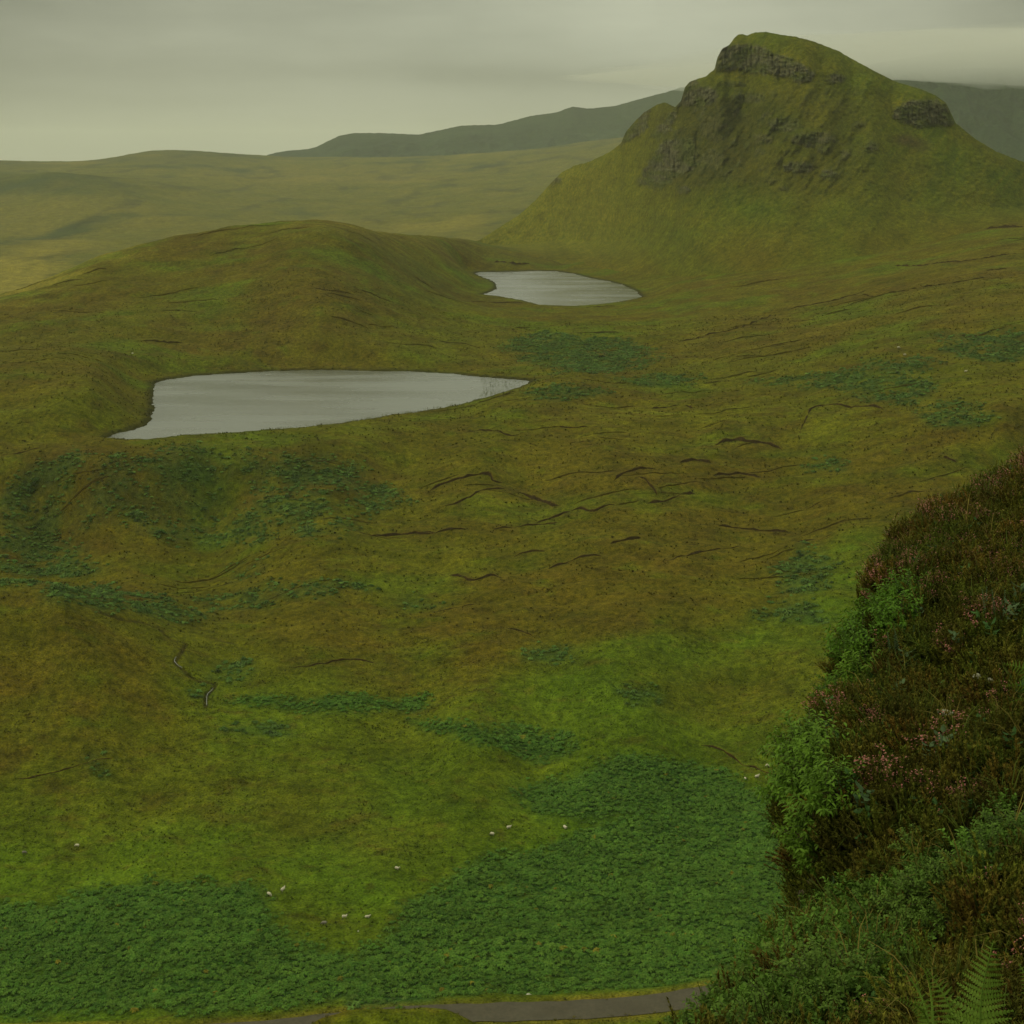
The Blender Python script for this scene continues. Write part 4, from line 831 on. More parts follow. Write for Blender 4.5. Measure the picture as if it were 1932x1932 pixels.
def sheep():
    sm = ground_mat('fleece', ((4, .08), (14, .12), (40, .15)), .4, .01, .95, (1, 1, 1), .05)
    gm = ground_mat('grey_fleece', ((4, .1), (14, .15), (40, .2)), .4, .01, .95, (1, 1, 1), .1)
    kinds = {k: sheep_mesh(k, i) for i, k in enumerate(('grazing', 'standing', 'turned', 'lying'))}
    for m in kinds.values(): m.materials.append(sm)
    grey = kinds['grazing'].copy(); grey.name = 'sheep_grey'; nn = len(grey.vertices); cc = np.empty(nn*4, np.float32); grey.attributes['tint'].data.foreach_get('color', cc); cc = cc.reshape(-1, 4); cc[:, :3] *= (.38, .38, .42); grey.attributes['tint'].data.foreach_set('color', cc.ravel()); kinds['grey'] = grey
    L = [(534, 1683, 'standing', 65, 1.15, 'white sheep seen end on, upper of the pair beside the left bracken bed'), (508, 1691, 'grazing', -35, 1.0, 'white sheep head down, lower of the pair at the left bracken edge'),
        (650, 1734, 'turned', 5, 1.0, 'white sheep side on with dark head turned, between the grey and the pale one'), (693, 1732, 'lying', 12, .95, 'pale sheep lying nose up, the one farthest right in the hollow between the bracken beds'),
        (612, 1746, 'grey', 175, 1.05, 'dull grey fleeced sheep, darkest of the flock, in the bracken hollow'), (749, 1640, 'lying', -20, .95, 'lone white sheep on open grass above the hollow in the bracken'),
        (929, 1577, 'grazing', 150, .95, 'white sheep, lower left of the two on the grass left of the bracken tip'), (960, 1565, 'standing', 20, 1.0, 'cream sheep, upper right of the two on the grass left of the bracken tip'),
        (1066, 1563, 'lying', -60, 1.1, 'single cream sheep resting in the grassy gap between two bracken beds'), (146, 1599, 'grazing', 170, .95, 'white sheep grazing the bright grass at the far left'), (46, 1612, 'grey', 10, .9, 'drab sheep by the brown patch at the left edge of the meadow'),
        (1428, 1467, 'lying', 30, 1.1, 'middle sheep of the three by the peat cut, resting beside the heather bank'), (1406, 1472, 'standing', -70, .8, 'smallest whitest sheep of the three by the peat cut'), (1449, 1448, 'grazing', 160, 1.0, 'highest sheep of the three by the peat cut, half against the heather bank'),
        (1695, 658, 'grazing', 0, 1.2, 'tiny white sheep on the right moor, upper left of the distant two'), (1707, 672, 'standing', 180, 1.2, 'tiny white sheep on the right moor, lower of the distant two'), (1822, 702, 'lying', 20, 1.2, 'tiny lone white sheep on the moor at the far right')]
    for px, py, k, deg, s, lab in L:
        g = ground_at(px, py); z = float(height(np.array([g[0]]), np.array([g[1]]))[0])
        o = bpy.data.objects.new('sheep', kinds[k]); COL.objects.link(o); o.location = (g[0], g[1], z+.02); o.rotation_euler = (0, 0, R(deg)); o.scale = (s*1.05,)*3
        tag(o, lab, 'sheep', 'sheep grazing the valley floor')
    rm = ground_mat('pale_stone', ((1, .1), (6, .2), (22, .2)), .6, .03, .9, (1, 1, 1), .1)
    import bmesh
    for i, (px, py, r, lab) in enumerate(((997, 1880, .62, 'pale grey boulder on the grass verge above the road'), (676, 1757, .16, 'small white stone at the foot of the grassy hollow'), (250, 667, .55, 'small white stone on the slope above the near loch'), (438, 1718-2, .18, 'small white stone on the grass beside the left bracken bed'))):
        bm = bmesh.new(); bmesh.ops.create_icosphere(bm, subdivisions=3, radius=1)
        V = np.array([v.co for v in bm.verts]); dsp = 1+.28*noise(V[:, 0]*1.3+i*5, V[:, 1]*1.3+V[:, 2], 700)+.1*noise(V[:, 0]*4, V[:, 2]*4+V[:, 1]*2, 701)
        for v, q in zip(bm.verts, dsp): v.co = v.co*q; v.co.z *= .62
        me = bpy.data.meshes.new('stone'); bm.to_mesh(me); bm.free(); n = len(me.vertices); a = me.attributes.new('tint', 'FLOAT_COLOR', 'POINT'); a.data.foreach_set('color', np.tile((.42, .40, .33, 1), n).astype(np.float32))
        g = ground_at(px, py); z = float(height(np.array([g[0]]), np.array([g[1]]))[0])
        o = link('stone', me, rm, loc=(g[0], g[1], z+.25*r)); o.scale = (r, r, r); tag(o, lab, 'stone')
sheep()

# ------------------------------------------------------------------ near heather bank
EDGE = [(2500, 480), (2200, 700), (2050, 805), (1940, 885), (1893, 912), (1840, 940), (1778, 975), (1730, 1005), (1705, 1025), (1672, 1062), (1655, 1090), (1645, 1130), (1632, 1165), (1600, 1195), (1590, 1240), (1575, 1290), (1562, 1330), (1548, 1365), (1540, 1400), (1500, 1420), (1486, 1460), (1482, 1510), (1486, 1560), (1494, 1610), (1504, 1660), (1512, 1710), (1520, 1748), (1518, 1768), (1490, 1790), (1455, 1812), (1436, 1842), (1405, 1880), (1370, 1915), (1335, 1950), (1270, 2010), (1150, 2120), (1000, 2300)]
EDIST = [16, 14.5, 14, 13.5, 13.2, 12.8, 12.3, 12, 11.8, 11.5, 11.2, 11, 10.8, 10.6, 10.3, 10, 9.8, 9.6, 9.5, 9.3, 9.1, 9.0, 8.9, 8.8, 8.7, 8.6, 8.4, 7.6, 7.2, 7.0, 6.8, 6.6, 6.4, 6.2, 6.0, 5.6, 5.0]
INNER = [(2800, 560), (2800, 760), (2790, 860), (2780, 940), (2760, 1000), (2750, 1060), (2740, 1110), (2730, 1160), (2720, 1200), (2710, 1260), (2700, 1310), (2690, 1360), (2680, 1410), (2670, 1450), (2660, 1500), (2650, 1550), (2640, 1600), (2630, 1650), (2620, 1700), (2600, 1750), (2590, 1800), (2580, 1850), (2570, 1900), (2560, 1950), (2550, 2000), (2540, 2050), (2530, 2100), (2520, 2150), (2500, 2200), (2480, 2250), (2450, 2300), (2420, 2350), (2380, 2400), (2330, 2450), (2250, 2500), (2100, 2560), (1900, 2620)]
IDIST = list(np.interp(np.arange(37), [0, 4, 14, 22, 28, 36], [11, 9.5, 6.6, 5.0, 3.8, 3.0]))
def bank():
    nt, ns = 420, 300
    t = np.linspace(0, len(EDGE)-1, nt); k = np.arange(len(EDGE)); E = np.array(EDGE, float); I = np.array(INNER, float)
    ex, ey, ed = np.interp(t, k, E[:, 0]), np.interp(t, k, E[:, 1]), np.interp(t, k, EDIST); ix, iy, idd = np.interp(t, k, I[:, 0]), np.interp(t, k, I[:, 1]), np.interp(t, k, IDIST)
    g = np.exp(-.5*(np.arange(-14, 15)/6)**2); g /= g.sum(); sm = lambda a: np.convolve(np.pad(a, 14, 'edge'), g, 'valid'); ed, ix, iy, idd = sm(ed), sm(ix), sm(iy), sm(idd)
    s = np.concatenate([-np.linspace(1, 0, 60)[:-1]**1.5, np.linspace(0, 1, ns)**1.35]); S = s[:, None]
    sp_ = np.clip(S, 0, 1); f = sp_**.55
    px = ex+(ix-ex)*sp_; py = ey+(iy-ey)*sp_; D = ed-(ed-idd)*f
    D = D + 5.0*np.clip(-S, 0, 1); px = px + 90*np.clip(-S, 0, 1); py = py+60*np.clip(-S, 0, 1)
    # lumps: a heathery knoll, a groove above the lower ledge, loose hummocks
    for cx, cy, rx, ry, a in ((1660, 1380, 110, 70, .35), (1850, 1190, 120, 80, .3), (1720, 1130, 90, 60, .25), (1890, 1730, 90, 120, .35), (1740, 1720, 90, 60, .22), (1600, 1830, 120, 70, .2), (1860, 1440, 90, 60, .25), (1620, 1500, 90, 90, .2)):
        D = D - a*np.exp(-((px-cx)/rx)**2-((py-cy)/ry)**2)
    for cx, cy, rx, ry, a in ((1560, 1640, 50, 40, .3), (1690, 1620, 60, 25, .25), (1600, 1300, 60, 25, .2), (1780, 1280, 80, 30, .25), (1560, 1715, 30, 35, .3)):
        D = D + a*np.exp(-((px-cx)/rx)**2-((py-cy)/ry)**2)
    n = fbm(px/70, py/60, 4, 800)*.22+fbm(px/20, py/17, 3, 810)*.08; D = D + n*sstep(0, .02, sp_)
    rx, ry, rz = raydir(px, py); k = D/np.sqrt(rx*rx+ry*ry+rz*rz); X, Y, Z = rx*k, ry*k, CAMZ+rz*k
    # the slope goes on to the right and upwards beyond the photograph
    w = np.linspace(0, 1, 70)[1:, None]**1.2; ex_ = 7*w; X2 = X[-1][None, :]+ex_; Y2 = Y[-1][None, :]-.8*w; Z2 = Z[-1][None, :]+2.2*w+.25*fbm(X2*.9, Z[-1][None, :]*.9+Y2, 4, 815)*np.minimum(w*8, 1)
    X = np.concatenate([X, X2]); Y = np.concatenate([Y, Y2]); Z = np.concatenate([Z, Z2])
    nn = fbm(X.ravel()*2.2, (Y+Z).ravel()*2.2, 4, 820); c = np.array((.040, .030, .012))*(1+.5*nn)[:, None]; moss = sstep(.05, .4, fbm(X.ravel()*1.3, (Z).ravel()*1.3, 3, 830))[:, None]*.7
    c = c*(1-moss)+np.array((.045, .050, .010))*moss
    me = mesh_np('hillside', np.stack([X, Y, Z], -1).reshape(-1, 3), grid_quads(X.shape[0], nt), attrs={'tint': ('FLOAT_COLOR', np.clip(c, .004, 1))})
    o = link('hillside', me, ground_mat('bank_soil', ((.8, .2), (5, .4), (24, .5)), 1, .04)); tag(o, 'steep heather covered bank falling away at the right', kind='structure')
    return X, Y, Z
BX, BY, BZ = bank()
_bpx, _bpy = pix(BX, BY, BZ)
NSB = 59
def bank_at(px, py, lift=0.0):
    """the place on the bank seen along a sight line, with its outward normal"""
    d = (_bpx[NSB:]-px)**2+(_bpy[NSB:]-py)**2; i, j = np.unravel_index(np.argmin(d), d.shape); i += NSB; i = min(max(i, NSB), BX.shape[0]-2); j = min(max(j, 1), BX.shape[1]-2)
    p = np.array((BX[i, j], BY[i, j], BZ[i, j])); a = np.array((BX[i+1, j]-BX[i, j], BY[i+1, j]-BY[i, j], BZ[i+1, j]-BZ[i, j])); b = np.array((BX[i, j+1]-BX[i, j-1], BY[i, j+1]-BY[i, j-1], BZ[i, j+1]-BZ[i, j-1]))
    n = nv(np.cross(a, b)); tocam = nv(np.array((0, 0, CAMZ))-p)
    if n@tocam < 0: n = -n
    return p+tocam*lift, n
def heather_tuft(seed, flower=False, stems=22, ln=.115):
    r = np.random.RandomState(seed); T = Tri()
    for k in range(stems):
        a = r.uniform(0, 6.28); lean = r.uniform(.05, 1.1); out = np.array((math.cos(a), math.sin(a), 0)); p = out*r.uniform(0, .04); L_ = ln*r.uniform(.6, 1.15)
        d0 = nv(Zax+out*lean); d1 = nv(Zax*1.3+out*lean*.5+r.normal(0, .15, 3)); side = nv(np.cross(d0, Zax+.01*out))
        pts = [p, p+d0*L_*.5, p+d0*L_*.5+d1*L_*.5]; T.strip(pts, [.0016, .0012, .0006], side, 1)
        for i in range(58):
            t = r.uniform(.15, 1); q = pts[0]+(pts[1]-pts[0])*t*2 if t < .5 else pts[1]+(pts[2]-pts[1])*(t-.5)*2; dd = d0 if t < .5 else d1
            b = r.uniform(0, 6.28); o1 = nv(np.cross(dd, out+.01)); o2 = np.cross(dd, o1); rad = o1*math.cos(b)+o2*math.sin(b); fl = flower and t > .55 and r.rand() < .42
            if fl:
                cx = q+rad*.006; s1 = nv(np.cross(rad, dd)); T.leaf(cx, nv(rad+dd*.3), s1, .0065, .003, 2)
            else: T.needle(q, nv(rad*.9+dd), nv(np.cross(rad, dd)), .011, .0022, 0)
    return T.mesh('heather_tuft')
def blades(seed, n=12, h=.22, w=.0022, bend=.8):
    r = np.random.RandomState(seed); T = Tri()
    for k in range(n):
        a = r.uniform(0, 6.28); out = np.array((math.cos(a), math.sin(a), 0)); side = np.array((-math.sin(a), math.cos(a), 0)); p = out*r.uniform(0, .03); hh = h*r.uniform(.4, 1.1); b = bend*r.uniform(.2, 1.2)*hh
        T.strip([p, p+Zax*hh*.45+out*b*.12, p+Zax*hh*.8+out*b*.45, p+Zax*hh*.9+out*b*.95], [w, w, w*.7, w*.15], side)
    return T.mesh('grass_blades')
def small_herb(seed, n=9, ln=.045, w=.013, h=.1):
    r = np.random.RandomState(seed); T = Tri()
    for k in range(n):
        a = k*2.4+r.uniform(-.3, .3); out = np.array((math.cos(a), math.sin(a), 0)); side = np.array((-math.sin(a), math.cos(a), 0)); z = h*k/n
        T.leaf(Zax*z+out*.004, nv(out+Zax*r.uniform(.2, .9)), side, ln*r.uniform(.6, 1.1), w*r.uniform(.7, 1.1), 0)
    T.strip([Zax*0, Zax*h], [.0015, .001], np.array((1., 0, 0)), 1); return T.mesh('small_herb')
def leafy_sprig(seed, stems=7, h=.15):
    r = np.random.RandomState(seed); T = Tri()
    for k in range(stems):
        a = r.uniform(0, 6.28); lean = r.uniform(.1, .8); ax = nv(Zax+lean*np.array((math.cos(a), math.sin(a), 0))); L_ = h*r.uniform(.6, 1.1); sd = nv(np.cross(ax, (0.3, 1, 0))); o2 = np.cross(ax, sd)
        T.strip([Zax*0, ax*L_*.5, ax*L_], [.0016, .0012, .0006], sd, 1)
        for i in range(19):
            t = .2+.8*i/19; b = i*2.4+r.uniform(-.3, .3); rad = sd*math.cos(b)+o2*math.sin(b); d = nv(rad+ax*.7); T.leaf(ax*L_*t, d, nv(np.cross(d, Zax+r.normal(0, .3, 3))), .021*r.uniform(.6, 1.15), .0052, 0)
    return T.mesh('leafy_sprig')
def rot_to(n, spin):
    q = Vector(n).to_track_quat('Z', 'Y').to_matrix() @ Matrix.Rotation(spin, 3, 'Z'); e = q.to_euler(); return (e.x, e.y, e.z)
STEM = plant_mat('woody_stem', (.6, .6, .6), (1, 1, 1), 0, .8, vary=.2)
NEED = plant_mat('heather_needle', (.7, .7, .7), (1.25, 1.25, 1.2), .15, .7, vary=.25)
PINK, _, _, _p = new_mat('heather_bell'); _p.inputs['Base Color'].default_value = (.27, .085, .062, 1); _p.inputs['Roughness'].default_value = .7
HERB = plant_mat('herb_leaf', (.75, .8, .8), (1.2, 1.25, 1.2), .3, .5, vary=.2)
W_ = [(1690, 1128, .75, 'small leafy green bush in the notch below the top rim of heather'), (1660, 1155, .8, 'leafy green bush at the rim, topmost of the willowy ones'), (1622, 1190, .8, 'leafy green bush on the rim above the long drooping one'), (1690, 1175, .8, 'shaded darker leafy bush set back behind the upper rim bushes'), (1600, 1235, .95, 'drooping leafy bush on the rim, pale leaves against the green meadow'), (1620, 1275, .8, 'leafy bush below the drooping rim bush, next to brown heather'),
    (1578, 1310, .7, 'low leafy bush on the rim just above the pink heather clump'), (1505, 1425, 1.0, 'big bright leafy bush jutting farthest left from the bank'), (1548, 1440, .9, 'leafy bush right behind the bright jutting one'), (1500, 1500, 1.0, 'leafy bush hanging under the bright jutting one'), (1562, 1510, .9, 'leafy bush between the hanging bush and the red brown heather'), (1520, 1570, .85, 'dark leafed bush low on the overhanging rim'), (1528, 1630, .7, 'lowest dark leafy bush above the bare rock of the rim')]
M_ = [(1735, 1598, .75, 'small isolated green shrub in the middle of the brown heather'), (1910, 1575, .9, 'pale green shrub reaching the right frame edge, highest of its band'), (1875, 1612, .9, 'pale green shrub just below and left of the highest one of its band'), (1820, 1650, .9, 'pale green shrub on the diagonal band, between two heather gaps'), (1770, 1680, .9, 'pale green shrub on the crest of the diagonal band'), (1720, 1700, .95, 'full pale green shrub in the heart of the diagonal band'),
    (1665, 1700, .8, 'pale green shrub at the left foot of the diagonal band'), (1600, 1700, .8, 'green shrub just right of the bare rock on the rim'), (1790, 1740, .9, 'pale green shrub below the band beside the reddish heather'), (1730, 1760, 1.0, 'broad pale green shrub above the arching ferns'), (1650, 1770, .9, 'green shrub left of the broad one above the ferns'), (1580, 1760, .9, 'green shrub below the bare rock of the rim'),
    (1530, 1790, .9, 'green shrub on the lower lip of the bank beneath the rock'), (1480, 1830, .9, 'green shrub on the sloping lower lip above the road end'), (1420, 1870, .9, 'green shrub overlapping the right end of the road'), (1560, 1850, 1.0, 'dense green shrub in the lower corner of the bank, left of the ferns'), (1640, 1860, .9, 'green shrub beside the leftmost arching fern frond'), (1500, 1900, 1.0, 'green shrub at the bottom edge below the lower lip'),
    (1370, 1915, .9, 'green shrub lowest on the lip, touching the road verge'), (1590, 1920, .9, 'green shrub at the bottom edge, left of the pink flower spikes'), (1440, 1950, 1.0, 'green shrub half cut off by the bottom edge under the road end'), (1310, 1955, .8, 'green shrub farthest left along the bottom edge'), (1690, 1830, .7, 'green shrub directly behind the pair of fern fronds')]
def cover():
    # every place weighted by the area of the bank it stands on
    A = np.stack([BX, BY, BZ], -1); a = A[1:, :-1]-A[:-1, :-1]; b = A[:-1, 1:]-A[:-1, :-1]; cr = np.cross(a, b); ar = np.linalg.norm(cr, axis=-1); ar[:25] = 0
    px, py = _bpx[:-1, :-1], _bpy[:-1, :-1]; seen = (px > 0) & (px < 3400) & (py < 2300) & (py > 450) & (BY[:-1, :-1] > 1.0); main = (px < 2150) & (py < 2080) & (py > 700); ar = np.minimum(ar, .02)*seen*np.where(main, 1, .42); tot = ar.sum(); print('bank area', tot)
    cum = np.cumsum(ar.ravel())/tot; nc = ar.shape[1]
    def pick(n):
        k = np.searchsorted(cum, rng.random(n)); i, j = k//nc, k % nc; s, t = rng.random(n)[:, None], rng.random(n)[:, None]
        P = A[i, j]+a[i, j]*s+b[i, j]*t; N_ = cr[i, j]/np.maximum(np.linalg.norm(cr[i, j], axis=1), 1e-9)[:, None]
        tc = np.array((0, 0, CAMZ))-P; N_ = np.where((N_*tc).sum(1)[:, None] < 0, -N_, N_); qx, qy = pix(P[:, 0], P[:, 1], P[:, 2]); return P, N_, qx, qy
    GZ_ = np.array([(1870, 1565), (1970, 1540), (1990, 1650), (1880, 1640), (1830, 1690), (1740, 1790), (1700, 1870), (1650, 1990), (1150, 1990), (1350, 1880), (1500, 1780), (1560, 1715), (1600, 1690), (1680, 1690), (1760, 1640), (1830, 1612)], float)
    def near(qx, qy, L_):
        o = np.zeros(qx.shape)
        for cx, cy, rx, ry in L_: o = np.maximum(o, 1-sstep(.7, 1.15, np.hypot((qx-cx)/rx, (qy-cy)/ry)))
        return o
    R_ = tot/max((ar*main).sum(), 1e-6); print('ratio', R_); n = int(9000*R_); P, Nn, qx, qy = pick(n); m = rng.random(n) > .93*near(qx, qy, [(w[0]+8, w[1], 46*w[2], 44*w[2]) for w in W_] + [(w[0], w[1], 36*w[2], 32*w[2]) for w in M_]); P, Nn, qx, qy = P[m], Nn[m], qx[m], qy[m]; m = rng.random(len(P)) > .82*sstep(-14, 12, poly_sd(qx+12*noise(qx/15, qy/15, 5), qy, GZ_)); P, Nn, qx, qy = P[m], Nn[m], qx[m], qy[m]; n = len(P); f1 = fbm(qx/60, qy/50, 3, 840); f2 = fbm(qx/22, qy/20, 3, 850)
    green = np.array((.078, .104, .011)); brown = np.array((.105, .078, .012)); rust = np.array((.135, .066, .012)); dark = np.array((.040, .054, .008))
    m1 = np.clip(.36+1.1*f1, 0, 1)[:, None]; tint = green*(1-m1)+brown*m1; m2 = sstep(.15, .5, f2)[:, None]; tint = tint*(1-m2*.6)+rust*m2*.6; m3 = sstep(.15, .5, -f2)[:, None]; tint = tint*(1-m3*.6)+dark*m3*.6
    tint = tint*rng.uniform(.65, 1.45, (n, 1))
    gz = near(qx, qy, [(1700, 1390, 60, 22), (1600, 1600, 60, 40), (1880, 1560, 60, 50)]); tint = tint*(1-gz[:, None]*.6)+np.array((.075, .065, .012))*gz[:, None]*.6
    pinkz = near(qx, qy, [(1580, 1345, 38, 32), (1655, 1362, 34, 22), (1775, 1315, 28, 16), (1848, 1378, 36, 30), (1915, 1335, 25, 30), (1800, 1430, 30, 40), (1735, 1460, 26, 14), (1650, 1500, 26, 30), (1850, 1500, 30, 30), (1775, 1580, 22, 25), (1610, 1690, 34, 12), (1860, 1660, 40, 30), (1800, 1760, 40, 30), (1790, 1820, 20, 30), (1690, 1915, 60, 22), (1880, 1080, 30, 25), (1870, 1180, 40, 20), (1740, 1130, 30, 14), (1930, 900, 30, 30), (1690, 1040, 40, 14), (1760, 985, 30, 14), (1850, 935, 50, 12), (1655, 1090, 14, 14), (1780, 1230, 26, 14), (1900, 1290, 20, 20)])
    edge = (1-sstep(1100, 1180, qy)); fl = rng.random(n) < np.clip(pinkz*.36+.012+.14*edge, 0, 1)
    idx = rng.integers(0, 3, n)+3*fl
    up = Nn*.55+np.array((0, 0, 1.0))+rng.normal(0, .22, (n, 3)); rot = np.array([rot_to(u/np.linalg.norm(u), w) for u, w in zip(up, rng.uniform(0, 6.28, n))])
    hm, hs, hp = NEED, STEM, PINK
    srcs = [(heather_tuft(s, s > 43), [hm, hs, hp]) for s in (41, 42, 43, 44, 45, 46)]
    big = 1+.5*sstep(-.1, .4, f2)
    scatter('heather', P-Nn*.02, rot, rng.uniform(.75, 1.35, n)*big, tint, idx, srcs, 'dark brown and green heather with pink flower heads covering the near bank')
    n = int(1300*R_); P, Nn, qx, qy = pick(n); up = Nn*.4+np.array((0, 0, 1.0))+rng.normal(0, .3, (n, 3)); rot = np.array([rot_to(u/np.linalg.norm(u), w) for u, w in zip(up, rng.uniform(0, 6.28, n))])
    t = np.where(rng.random((n, 1)) < .35, np.array([(.13, .105, .025)]), np.array([(.055, .075, .012)]))*rng.uniform(.6, 1.3, (n, 1))
    scatter('grass', P, rot, rng.uniform(.5, 1.4, n), t, rng.integers(0, 3, n), [(blades(s), [GRM]) for s in (51, 52, 53)], 'thin straw and green grass blades rising out of the heather bank')
    n = int(5200*R_); P, Nn, qx, qy = pick(n); k = sstep(-16, 10, poly_sd(qx+12*noise(qx/15, qy/15, 5), qy, GZ_)); k = np.maximum(k, .55*near(qx, qy, [(w[0], w[1], 50*w[2], 44*w[2]) for w in W_[3:]])); m = rng.random(n) < k*.9; P, Nn, qx, qy = P[m], Nn[m], qx[m], qy[m]; n = len(P); print('sprigs', n)
    up = Nn*.6+np.array((0, 0, 1.0))+rng.normal(0, .3, (n, 3)); rot = np.array([rot_to(u/np.linalg.norm(u), w) for u, w in zip(up, rng.uniform(0, 6.28, n))]); f = fbm(qx/38, qy/34, 3, 870)
    scatter('low_scrub', P+Nn*.01, rot, rng.uniform(.7, 1.3, n)*(1+.4*f), np.array((.085, .150, .020))*np.clip(rng.normal(1, .22, (n, 1))+.4*f[:, None], .35, 1.7), rng.integers(0, 3, n), [(leafy_sprig(s), [HERB, STEM]) for s in (71, 72, 73)], 'low leafy green scrub filling the lower bank between the shrubs')
    n = int(900*R_); P, Nn, qx, qy = pick(n); f = fbm(qx/45, qy/40, 3, 860); m = rng.random(n) < np.clip(.25+1.2*f, 0.03, 1); P, Nn, qx = P[m], Nn[m], qx[m]; n = len(P)
    up = Nn*.8+np.array((0, 0, 1.0))+rng.normal(0, .3, (n, 3)); rot = np.array([rot_to(u/np.linalg.norm(u), w) for u, w in zip(up, rng.uniform(0, 6.28, n))])
    scatter('undergrowth', P+Nn*.05, rot, rng.uniform(.6, 1.3, n), np.array((.045, .095, .022))*rng.uniform(.6, 1.3, (n, 1)), rng.integers(0, 3, n), [(small_herb(s), [HERB, STEM]) for s in (61, 62, 63)], 'small green leaved herbs growing among the heather of the bank')
cover()

# ------------------------------------------------------------------ shrubs, ferns and flowers on the bank
def bush_mesh(seed, rad, sprigs, leaves, ll, lw, droop=0.0, hgt=1.0, name='foliage'):
    r = np.random.RandomState(seed); T = Tri(); B = Tri()
    for k in range(sprigs):
        while True:
            d = r.normal(0, 1, 3); d /= np.linalg.norm(d)
            if d[2] > -.25: break
        out = d*np.array((1, 1, hgt)); tip = out*rad*r.uniform(.65, 1.08); base = tip*r.uniform(.25, .5)*np.array((1, 1, .8)); mid = (base+tip)/2+r.normal(0, .02, 3)*rad/.25; tip = tip+Zax*rad*.12
        sd = nv(np.cross(tip-base, Zax+.02)); B.strip([base*.2, base, mid, tip], [.003, .0024, .0018, .0009], sd, 0)
        ax = nv(tip-base)
        for i in range(leaves):
            t = .15+.9*i/leaves; q = base+(mid-base)*min(t*2, 1) if t < .5 else mid+(tip-mid)*min((t-.5)*2, 1)
            a = i*2.4+r.uniform(-.3, .3); o1 = sd; o2 = np.cross(ax, o1); rad_ = o1*math.cos(a)+o2*math.sin(a); dd = nv(rad_*1.0+ax*r.uniform(.3, .9)-Zax*droop*r.uniform(.4, 1.2)); sl_ = nv(np.cross(dd, Zax+r.normal(0, .25, 3)))
            T.leaf(q, dd, sl_, ll*r.uniform(.65, 1.15), lw*r.uniform(.75, 1.15), 0, .25)
    return T.mesh(name), B.mesh('branch')
WILL = plant_mat('willow_leaf', (.080, .165, .014), (.115, .200, .020), .3, .5, False, .3); MYRT = plant_mat('myrtle_leaf', (.080, .140, .020), (.115, .180, .028), .28, .55, False, .3)
YLEAF = plant_mat('yellowing_leaf', (.13, .12, .012), (.16, .12, .012), .3, .5, False, .3); PALE = plant_mat('pale_leaf', (.075, .125, .05), (.095, .14, .06), .25, .5, False, .2)
BARK, _, _, _p = new_mat('bark'); _p.inputs['Base Color'].default_value = (.045, .032, .02, 1); _p.inputs['Roughness'].default_value = .85
def bushes():
    KW = [bush_mesh(70+i, .26, 60, 18, .046, .0078, .5) for i in range(3)]; KM = [bush_mesh(80+i, .20, 80, 20, .023, .0058, .0, .8) for i in range(3)]; KY = [bush_mesh(90, .12, 14, 12, .05, .009, .4)]
    for fam, mat in ((KW, WILL), (KM, MYRT), (KY, YLEAF)):
        for f, b in fam: f.materials.append(mat); b.materials.append(BARK)
    def put(fam, k, px, py, s, lift, name, lab, cat, grp, sq=1.0):
        p, n = bank_at(px, py, lift); f, b = fam[k % len(fam)]
        r = bpy.data.objects.new(name, None); COL.objects.link(r); r.location = p; r.rotation_euler = (random.uniform(-.2, .2), random.uniform(-.2, .2), random.uniform(0, 6.28)); r.scale = (s, s, s*sq); r.empty_display_size = .1
        tag(r, lab, cat, grp)
        o = bpy.data.objects.new('foliage', f); COL.objects.link(o); o.parent = r; o = bpy.data.objects.new('branch', b); COL.objects.link(o); o.parent = r
    for i, (px, py, s, lab) in enumerate(W_): put(KW, i, px+15, py, s*1.0, .16, 'leafy_shrub', lab, 'shrub', 'leafy willow shrubs along the rim of the bank')
    for px, py, s, lab in ((1512, 1530, .8, 'yellowing shrub sprig at the left rim under the leafy bushes'), (1640, 1330, .5, 'yellowing sprig among the heather above the pink clump')): put(KY, 0, px, py, s, .3, 'yellow_shrub', lab, 'shrub', 'yellowing shrub sprigs on the bank')
    for i, (px, py, s, lab) in enumerate(M_): put(KM, i, px, py+6, s*.95, .14, 'green_shrub', lab, 'shrub', 'small leaved green shrubs on the lower bank', .85)
bushes()

